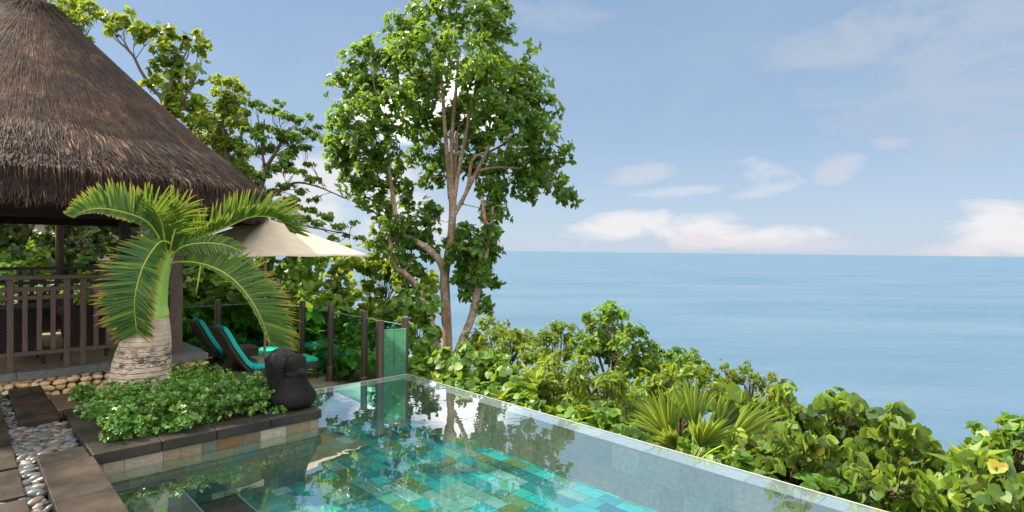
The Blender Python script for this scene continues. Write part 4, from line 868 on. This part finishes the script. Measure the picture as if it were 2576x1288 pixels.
# shrubs behind the deck, left to right
plant('climbing_shrub', 'heart leaved climber covering the bank behind the loungers, next to the pavilion post', 'shrub', grid_clumps(455, 600, 650, 850, 48, 40, 14.9), M['lf_mid'], .15, 'heart', 'green climbers behind the deck', sr=.007, k=4, cover=1.15, sub=6)
plant('climbing_shrub', 'darker heart leaved climber behind the drooping palm frond and the parasol pole', 'shrub', grid_clumps(610, 760, 640, 860, 50, 42, 15.4), M['lf_mid'], .15, 'heart', 'green climbers behind the deck', sr=.007, k=4, cover=1.15, sub=6)
plant('broadleaf_shrub', 'sunlit leafy shrub under the right half of the parasol', 'shrub', grid_clumps(760, 905, 655, 780, 50, 42, 19.5), M['lf_lime'], .2, 'round', 'yellow green shrubs behind the fence', k=5, cover=1.1, sub=7)
plant('broadleaf_shrub', 'tall yellow green shrub between the parasol tip and the bent trunk', 'shrub', grid_clumps(915, 1020, 665, 830, 46, 40, 22) + px_clumps([(960,645,22),(985,665,24),(930,648,20)], 22), M['lf_lime'], .22, 'round', 'yellow green shrubs behind the fence', k=5, cover=1.1, sub=7)
plant('broadleaf_shrub', 'bright yellow green shrub seen between the tall tree and the bent trunk', 'shrub', grid_clumps(1030, 1110, 690, 850, 44, 38, 22.5), M['lf_lime'], .22, 'round', 'yellow green shrubs behind the fence', k=5, cover=1.0, sub=7)
plant('broadleaf_shrub', 'deep green shrub filling the gap behind the middle fence posts', 'shrub', grid_clumps(790, 1050, 780, 850, 52, 44, 14.6), M['lf_mid'], .16, 'round', k=5, cover=1.15, sub=7)
plant('plumeria', 'plumeria with large glossy rosettes behind the fence, right of the parasol pole', 'shrub', px_clumps([(800,748,36),(842,782,26),(765,795,30),(790,850,36),(825,890,26),(760,862,26),(735,855,20),(812,810,34)], 13.9), M['lf_mid'], .36, 'lance', k=9, cover=.9, sub=5, tilt=(35, 80), wid=1.5, droop=.2)
plant('shade_shrub', 'dark shrub behind the glass left of the middle fence post', 'shrub', grid_clumps(850, 920, 830, 960, 46, 42, v=6.9), M['lf_mid'], .13, 'round', 'dark shrubs behind the fence glass', k=5, cover=1.15, sub=7)
plant('shade_shrub', 'dark shrub behind the glass of the corner fence panel', 'shrub', grid_clumps(945, 1030, 840, 980, 46, 42, v=6.9), M['lf_mid'], .14, 'heart', 'dark shrubs behind the fence glass', k=4, cover=1.15, sub=7)

# the slope right of the fence
plant('heart_leaf_climber', 'deep green heart leaved climber right of the corner fence post', 'shrub', px_clumps([(1055,890,50),(1060,950,46),(1120,925,60),(1190,915,52),(1110,985,46),(1150,960,46),(1165,1000,40)], v=6.7), M['lf_mid'], .15, 'heart', k=4, cover=1.3, sub=7, droop=.5)
plant('heart_leaf_climber', 'green heart leaved climber at the foot of the tall tree above the pool edge', 'shrub', px_clumps([(1240,970,54),(1290,1000,46),(1225,1020,40),(1330,1015,46),(1300,1050,34),(1210,930,40),(1270,930,36)], v=6.8), M['lf_mid'], .14, 'heart', k=4, cover=1.3, sub=7, droop=.5)
plant('pale_shrub', 'pale yellow green shrub against the sea right of the ivy covered tree', 'shrub', px_clumps([(1225,815,26),(1245,850,40),(1280,885,46),(1310,860,32),(1330,900,40),(1265,830,26),(1230,890,36),(1290,845,22),(1195,850,30),(1325,845,16)], v=9.2), M['lf_lime'], .11, 'oval', k=6, cover=1.1, sub=8)
plant('twiggy_shrub', 'rounded twiggy shrub with yellow tips left of the tallest seaside bush', 'shrub', px_clumps([(1385,850,36),(1360,875,32),(1415,828,30),(1395,825,22),(1440,850,30),(1370,905,34),(1420,890,34)], v=11.5), M['lf_lime'], .1, 'oval', k=6, cover=.95, sub=8)
plant('seaside_bush', 'tallest bush on the slope, with a knobbly top against the sea', 'bush', px_clumps([(1522,795,30),(1545,780,22),(1498,812,22),(1525,770,14),(1565,790,14),(1480,798,12),(1530,850,54),(1585,862,48),(1622,892,44),(1495,885,52),(1600,922,52),(1555,935,52),(1640,925,36),(1460,880,36),(1510,830,36)], v=10.8), M['lf_mid'], .13, 'oval', k=6, cover=1.25, sub=9, wid=1.2)
plant('seaside_bush', 'low domed bush against the sea right of the tallest bush', 'bush', px_clumps([(1690,895,32),(1735,905,34),(1670,920,42),(1765,930,28),(1710,935,40),(1790,950,26)], v=12.5), M['lf_mid'], .11, 'oval', k=6, cover=1.25, sub=9)
plant('lance_leaf_shrub', 'bright lance leaved shrub beside the pool edge, left half', 'shrub', px_clumps([(1345,970,56),(1300,975,36),(1400,935,56),(1370,1035,52),(1430,990,60),(1420,1075,46),(1330,1040,36),(1465,1060,50)], v=7.3), M['lf_lime'], .19, 'lance', 'lance leaved shrubs beside the pool', k=7, cover=1.35, sub=7, tilt=(40, 85), wid=1.05, droop=.6)
plant('lance_leaf_shrub', 'bright lance leaved shrub left of the fan palm', 'shrub', px_clumps([(1500,985,56),(1540,1045,52),(1500,1080,50),(1585,1010,48),(1570,1090,42),(1460,940,44),(1620,1060,36),(1540,960,40)], v=7.4), M['lf_lime'], .19, 'lance', 'lance leaved shrubs beside the pool', k=7, cover=1.35, sub=7, tilt=(40, 85), wid=1.05, droop=.6)
plant('leafy_shrub', 'yellow green leafy shrub above the fan palm', 'shrub', px_clumps([(1680,965,48),(1740,955,42),(1800,975,44),(1630,975,40),(1655,1010,46),(1720,1000,44),(1790,1020,44)], v=9.3), M['lf_lime'], .13, 'oval', k=6, cover=1.3, sub=8, wid=1.1)
plant('seed_pod_shrub', 'wispy shrub with yellow sprays and rusty seed pods against the sea', 'shrub', px_clumps([(1818,918,15),(1880,925,20),(1945,948,15),(1860,950,32),(1915,965,30),(1838,945,22),(1900,945,18),(1975,975,22)], v=10.2), M['lf_lime'], .05, 'oval', k=9, cover=.9, sub=9, wid=.8)
m = MB(); crown(m, px_clumps([(1941,938,11)], v=10.1), .09, 'lance', k=5, cover=1.2, droop=1.2)
m.build('seed_pods', simple('rusty pods', [(.3, (.16, .05, .025)), (.7, (.26, .09, .04))]), [o for o in bpy.data.objects if o.name == 'seed_pod_shrub'][0])
plant('round_bush', 'small dark round bush standing out against the sea', 'bush', px_clumps([(2100,992,22),(2085,1002,16),(2115,1005,16)], v=10.5), M['lf_mid'], .1, 'round', k=5, cover=1.3, sub=6)
HL = dict(k=4, cover=1.2, sub=8, tilt=(45, 90), droop=.95, up=.1, subr=.5)
def hib(lst, v):
    return px_clumps(lst + [(x + 14, y + 34, r, .45) for x, y, r in lst] + [(x - 20, y + 44, r, .9) for x, y, r in lst], v=v)
plant('sea_hibiscus', 'heart leaved hibiscus right behind the fan palm', 'shrub', hib([(1850,1000,42),(1915,1010,46),(1990,1010,46),(1960,1050,42),(2010,1060,40)], 7.6), M['lf_heart'], .13, 'heart', 'large heart leaved hibiscus shrubs', **HL)
plant('sea_hibiscus', 'heart leaved hibiscus along the skyline, right of the small round bush', 'shrub', hib([(2080,1040,46),(2150,1040,46),(2215,1060,42),(2130,1085,44),(2190,1100,44),(2145,1010,22)], 7.6), M['lf_heart'], .13, 'heart', 'large heart leaved hibiscus shrubs', **HL)
plant('sea_hibiscus', 'heart leaved hibiscus with the leaf that stands highest against the sea', 'shrub', hib([(2265,1075,40),(2310,1100,40),(2255,1040,22),(2335,1150,44),(2265,1150,46),(2225,1150,40)], 7.3), M['lf_heart'], .13, 'heart', 'large heart leaved hibiscus shrubs', **HL)
plant('sea_hibiscus', 'heart leaved hibiscus hanging over the pool edge, right below the fan palm', 'shrub', hib([(1860,1105,34),(1930,1110,44),(1990,1100,44),(1945,1155,34),(2010,1150,42),(2060,1110,42),(2070,1170,40)], 6.35), M['lf_heart'], .12, 'heart', 'large heart leaved hibiscus shrubs', **HL)
plant('sea_hibiscus', 'heart leaved hibiscus hanging over the pool edge near the bottom of the picture', 'shrub', hib([(2130,1150,46),(2160,1205,42),(2210,1200,46),(2260,1230,46),(2300,1215,42),(2320,1265,42)], 6.35), M['lf_heart'], .12, 'heart', 'large heart leaved hibiscus shrubs', **HL)
plant('sea_hibiscus', 'heart leaved hibiscus filling the bottom right corner', 'shrub', hib([(2390,1210,48),(2390,1275,46),(2450,1240,50),(2460,1290,46),(2530,1220,48),(2545,1280,52),(2600,1250,46),(2500,1180,36)], 6.5), M['lf_heart'], .12, 'heart', 'large heart leaved hibiscus shrubs', **HL)
plant('vine_mound', 'dense vine covered mound at the right edge against the sea', 'shrub', hib([(2480,1095,36),(2530,1080,40),(2440,1125,32),(2505,1130,44),(2575,1085,40),(2575,1135,44),(2425,1150,26),(2620,1100,40)], 8.4), M['lf_mid'], .12, 'heart', k=5, cover=1.3, sub=8)
def rosette(name, label, px, py, v, L, n, mat, spread=(15, 70), wid=1.2, h=.0):
    b = atv(px, py, v); b0 = np.array((b[0], b[1], groundxy(b))); root = thing(name, label, 'plant', b0)
    m = MB(); ph = np.arange(n) * 2.4; tl = np.radians(np.linspace(*spread, n)); Dv = np.stack((np.cos(ph)*np.sin(tl), np.sin(ph)*np.sin(tl), np.cos(tl)), 1)
    N = np.stack((-np.cos(ph)*np.cos(tl), -np.sin(ph)*np.cos(tl), np.sin(tl)), 1); put_leaves(m, np.repeat(b[None], n, 0), Dv, N, L * RNG.uniform(.8, 1.1, n), 'lance', wid); m.build('leaves', mat, root)
    m = MB(); m.tube([b0 - np.array((0, 0, .1)), (b0 + b) / 2 + np.array((.03, 0, 0)), b], [.03, .025, .02], 6); m.build('stem', M['twig'], root, smooth=True)
rosette('rosette_plant', 'small light green rosette plant at the pool edge under the climber', 1262, 1010, 6.05, .26, 14, M['lf_lime'], (20, 85), 1.7)
rosette('rosette_plant', 'upright yellow green rosette plant left of the lance leaved shrubs', 1345, 985, 6.7, .42, 18, M['lf_fan'], (5, 60), 1.4)
rosette('rosette_plant', 'broad upright rosette among the hibiscus at the lower right', 2440, 1190, 6.9, .36, 16, M['lf_lime'], (10, 75), 1.6)
# fan palm
fb = atv(1740, 1150, 6.7); fb[2] = groundxy(fb)
fp = thing('fan_palm', 'fan palm with stiff pleated yellow green fans by the pool edge', 'palm', fb)
def fan(px, py, v, ang, spread, Lp, tow, n=26):
    c = atv(px, py, v); k = c[1] / F; m = MB(); ax = np.radians(ang)
    pm = MB(); pm.tube([fb, (fb + c) / 2 + np.array((0, 0, .05)), c], [.016, .013, .01], 6); pt = pm.build('leaf_stalk', M['rachis'], fp, smooth=True)
    for i in range(n):
        a = ax + np.radians(spread) * ((i + .5) / n - .5) * 2; L = 1.1 * Lp * k * (1 - .25 * abs((i + .5) / n - .5) * 2) * RNG.uniform(.92, 1.06)
        d = nrm(scr((math.cos(a), math.sin(a), tow + .18 * math.sin(i * 1.3)))); sd = nrm(np.cross(d, scr((0, 0, 1.)))); nn = np.cross(sd, d); V = []
        for t, w in ((0, .15), (.3, .8), (.6, 1.), (.82, .6), (1, .04)):
            p = c + d * L * t + np.array((0, 0, -1)) * .12 * L * t ** 3; w_ = .024 * w; V += [p - sd * w_ + nn * w_ * .6, p, p + sd * w_ + nn * w_ * .6]
        m.add(V, [np.array([(j*3+q, j*3+q+1, j*3+q+4, j*3+q+3) for j in range(4) for q in (0, 1)])])
    m.build('fan_leaf', M['lf_fan'], pt)
fan(1685, 1105, 6.7, 112, 40, 150, .1); fan(1745, 1080, 6.9, 92, 36, 138, -.2); fan(1760, 1125, 6.4, 75, 48, 120, .45); fan(1830, 1115, 6.6, 38, 34, 165, .15); fan(1800, 1090, 7.1, 62, 34, 120, -.2); fan(1700, 1130, 6.3, 130, 34, 90, .4)
# the tangle that covers the slope between and below the shrubs
mb = MB(); cl = []
for _ in range(900):
    u, v = RNG.uniform(-6, 20), 6.1 + RNG.uniform(0, 1) ** 1.8 * 16
    cl.append((W(u, v, ground(u, v) + (.1 if v < 9 else .25)), RNG.uniform(.25, .4) if v < 9 else RNG.uniform(.3, .55)))
for _ in range(330):
    u, v = RNG.uniform(15.0, 23), RNG.uniform(-4, 10); cl.append((W(u, v, ground(u, v) + .3), RNG.uniform(.4, .6)))
cl = [q for q in cl if np.linalg.norm((q[0] - fb)[:2]) > .9]
crown(mb, cl, .13, 'round', cover=.5, k=5, sub=4); tag(mb.build('undergrowth', M['lf_mid'], smooth=True), None, None, None, 'stuff')
# ================================================================ LIGHT AND SKY
SUN_AZ, SUN_EL = math.radians(-80), math.radians(46)      # azimuth from +Y, clockwise positive
sd = Vector((math.sin(SUN_AZ) * math.cos(SUN_EL), math.cos(SUN_AZ) * math.cos(SUN_EL), math.sin(SUN_EL)))
l = bpy.data.lights.new('sun', 'SUN'); l.energy = 5.0; l.angle = math.radians(1.5); l.color = (1, .9, .74)
lo = bpy.data.objects.new('sun', l); COL.objects.link(lo); lo.rotation_euler = sd.to_track_quat('Z', 'Y').to_euler(); lo.location = (0, 0, 20)
wd_ = bpy.data.worlds.new('World'); S.world = wd_; wd_.use_nodes = True; nt = wd_.node_tree; nt.nodes.clear()
class WN(NT):
    def __init__(s, t): s.t = t
t = WN(nt); out = t.n('ShaderNodeOutputWorld'); bg = t.n('ShaderNodeBackground'); bg.inputs[1].default_value = .12
sky = t.n('ShaderNodeTexSky', sky_type='NISHITA'); sky.sun_disc = False; sky.sun_elevation = SUN_EL; sky.sun_rotation = SUN_AZ; sky.air_density = 1.0; sky.dust_density = 1.2; sky.ozone_density = 1.6; sky.altitude = 0
OVR_FILL = 9.2
tc = t.n('ShaderNodeTexCoord'); sep = t.n('ShaderNodeSeparateXYZ'); t.l(tc.outputs['Generated'], sep.inputs[0])
az = t.math('ARCTAN2', sep.outputs[0], sep.outputs[1]); el = t.math('ARCSINE', sep.outputs[2])
mp = t.n('ShaderNodeMapping'); mp.inputs['Scale'].default_value = (1, 1, 2.4); t.l(tc.outputs['Generated'], mp.inputs['Vector'])
n1 = t.noise(mp.outputs[0], 8, 10, .6, .5); n2 = t.noise(mp.outputs[0], 2.2, 5, .5, .6)
def dirae(px, py): d = ray(px, py).normalized(); return math.atan2(d.x, d.y), math.asin(d.z)
eln = t.math('DIVIDE', el, 1.5708)
grad = t.ramp(eln, [(0., (2.45, 2.85, 3.4)), (.035, (2.05, 2.6, 3.3)), (.12, (1.5, 2.1, 2.95)), (.3, (1.12, 1.72, 2.6)), (1., (.9, 1.5, 2.4))])
col = t.mix(.9, sky.outputs[0], grad)
def blob(px, py, wx, wy, strength, c, edge=1., amp=1.0, tilt=0):
    a0, e0 = dirae(px, py); wa, we = wx / F * math.cos(a0) ** 2, wy / F * math.cos(a0)
    A = t.math('DIVIDE', t.math('SUBTRACT', az, a0), wa); E = t.math('DIVIDE', t.math('SUBTRACT', el, e0), we)
    if tilt: E = t.math('ADD', E, t.math('MULTIPLY', A, tilt))
    r2 = t.math('ADD', t.math('MULTIPLY', A, A), t.math('MULTIPLY', E, E))
    x = t.math('ADD', t.math('SUBTRACT', 1.0, r2), t.math('MULTIPLY', t.math('SUBTRACT', n1, .5), 4.2 * amp))
    return t.math('MULTIPLY', t.ramp(x, [(.0, 0.), (edge, 1.)]), strength)
def cloud(c, *a, **k):
    global col
    col = t.mix(blob(*a, c, **k), col, c)
WHT, PNK, GRY = (3.8, 3.7, 3.75), (3.35, 3.15, 3.35), (2.1, 2.4, 2.9)
hz = t.ramp(n2, [(.45, 0.), (.75, .3)]); col = t.mix(hz, col, (2.0, 2.45, 3.05))
cloud((9., 8.9, 8.7), 985, 275, 130, 85, .95, amp=.6)  # these two bright clouds are added behind the crown to whiten pool reflections
cloud((9., 8.9, 8.7), 1190, 245, 140, 105, .95, amp=.6)
cloud(WHT, 880, 470, 230, 110, .8)
cloud(WHT, 1020, 570, 180, 60, .7)
cloud(WHT, 1620, 572, 240, 40, .88, tilt=-.35, amp=.9, edge=.9)
cloud(WHT, 1800, 590, 260, 32, .9)
cloud(PNK, 1740, 608, 80, 30, .75)
cloud(PNK, 1980, 615, 260, 18, .5)
cloud(WHT, 1905, 425, 90, 36, .5, amp=1.1, tilt=.5)
cloud(WHT, 1925, 478, 90, 22, .4, amp=1.1, tilt=-.6)
cloud(PNK, 2120, 420, 75, 40, .42, amp=1.1, tilt=-.4)
cloud(PNK, 1612, 438, 85, 28, .4, amp=1.1, tilt=-.3)
cloud(WHT, 1700, 482, 120, 16, .35, tilt=-.3)
cloud(PNK, 2235, 362, 70, 18, .3, amp=1.2)
cloud(WHT, 2500, 578, 170, 88, .9, amp=1., edge=.9)
cloud(PNK, 2400, 628, 200, 26, .6)
cloud(GRY, 2110, 110, 280, 50, .5)
cloud((2.2, 2.5, 2.9), 2480, 160, 520, 230, .55)
cloud(GRY, 1400, 40, 180, 40, .4)
# broken overcast out of view above and behind, added bright as fill light
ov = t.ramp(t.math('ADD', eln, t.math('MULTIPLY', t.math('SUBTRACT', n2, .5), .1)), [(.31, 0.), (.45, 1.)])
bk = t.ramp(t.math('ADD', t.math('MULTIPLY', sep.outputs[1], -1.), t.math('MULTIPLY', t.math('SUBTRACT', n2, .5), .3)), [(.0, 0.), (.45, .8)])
col = t.mix(t.math('MAXIMUM', ov, bk), col, (OVR_FILL, OVR_FILL * .985, OVR_FILL * .95))
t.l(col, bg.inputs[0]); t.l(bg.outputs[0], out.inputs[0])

# ---------------------------------------------------------------- camera
cd = bpy.data.cameras.new('camera'); co = bpy.data.objects.new('camera', cd); COL.objects.link(co)
co.matrix_world = Matrix.Translation((0, 0, H)) @ RC.to_4x4(); cd.sensor_width = 36; cd.lens = 36 * F / 2576; cd.clip_start = .1; cd.clip_end = 200000
S.camera = co
S.view_settings.view_transform = 'Standard'; S.view_settings.look = 'None'; S.view_settings.gamma = 1; S.view_settings.exposure = 1.0
S.cycles.max_bounces = 10; S.cycles.transparent_max_bounces = 16; S.cycles.caustics_reflective = False; S.cycles.caustics_refractive = False
S.cycles.use_denoising = True; S.cycles.sample_clamp_indirect = 4
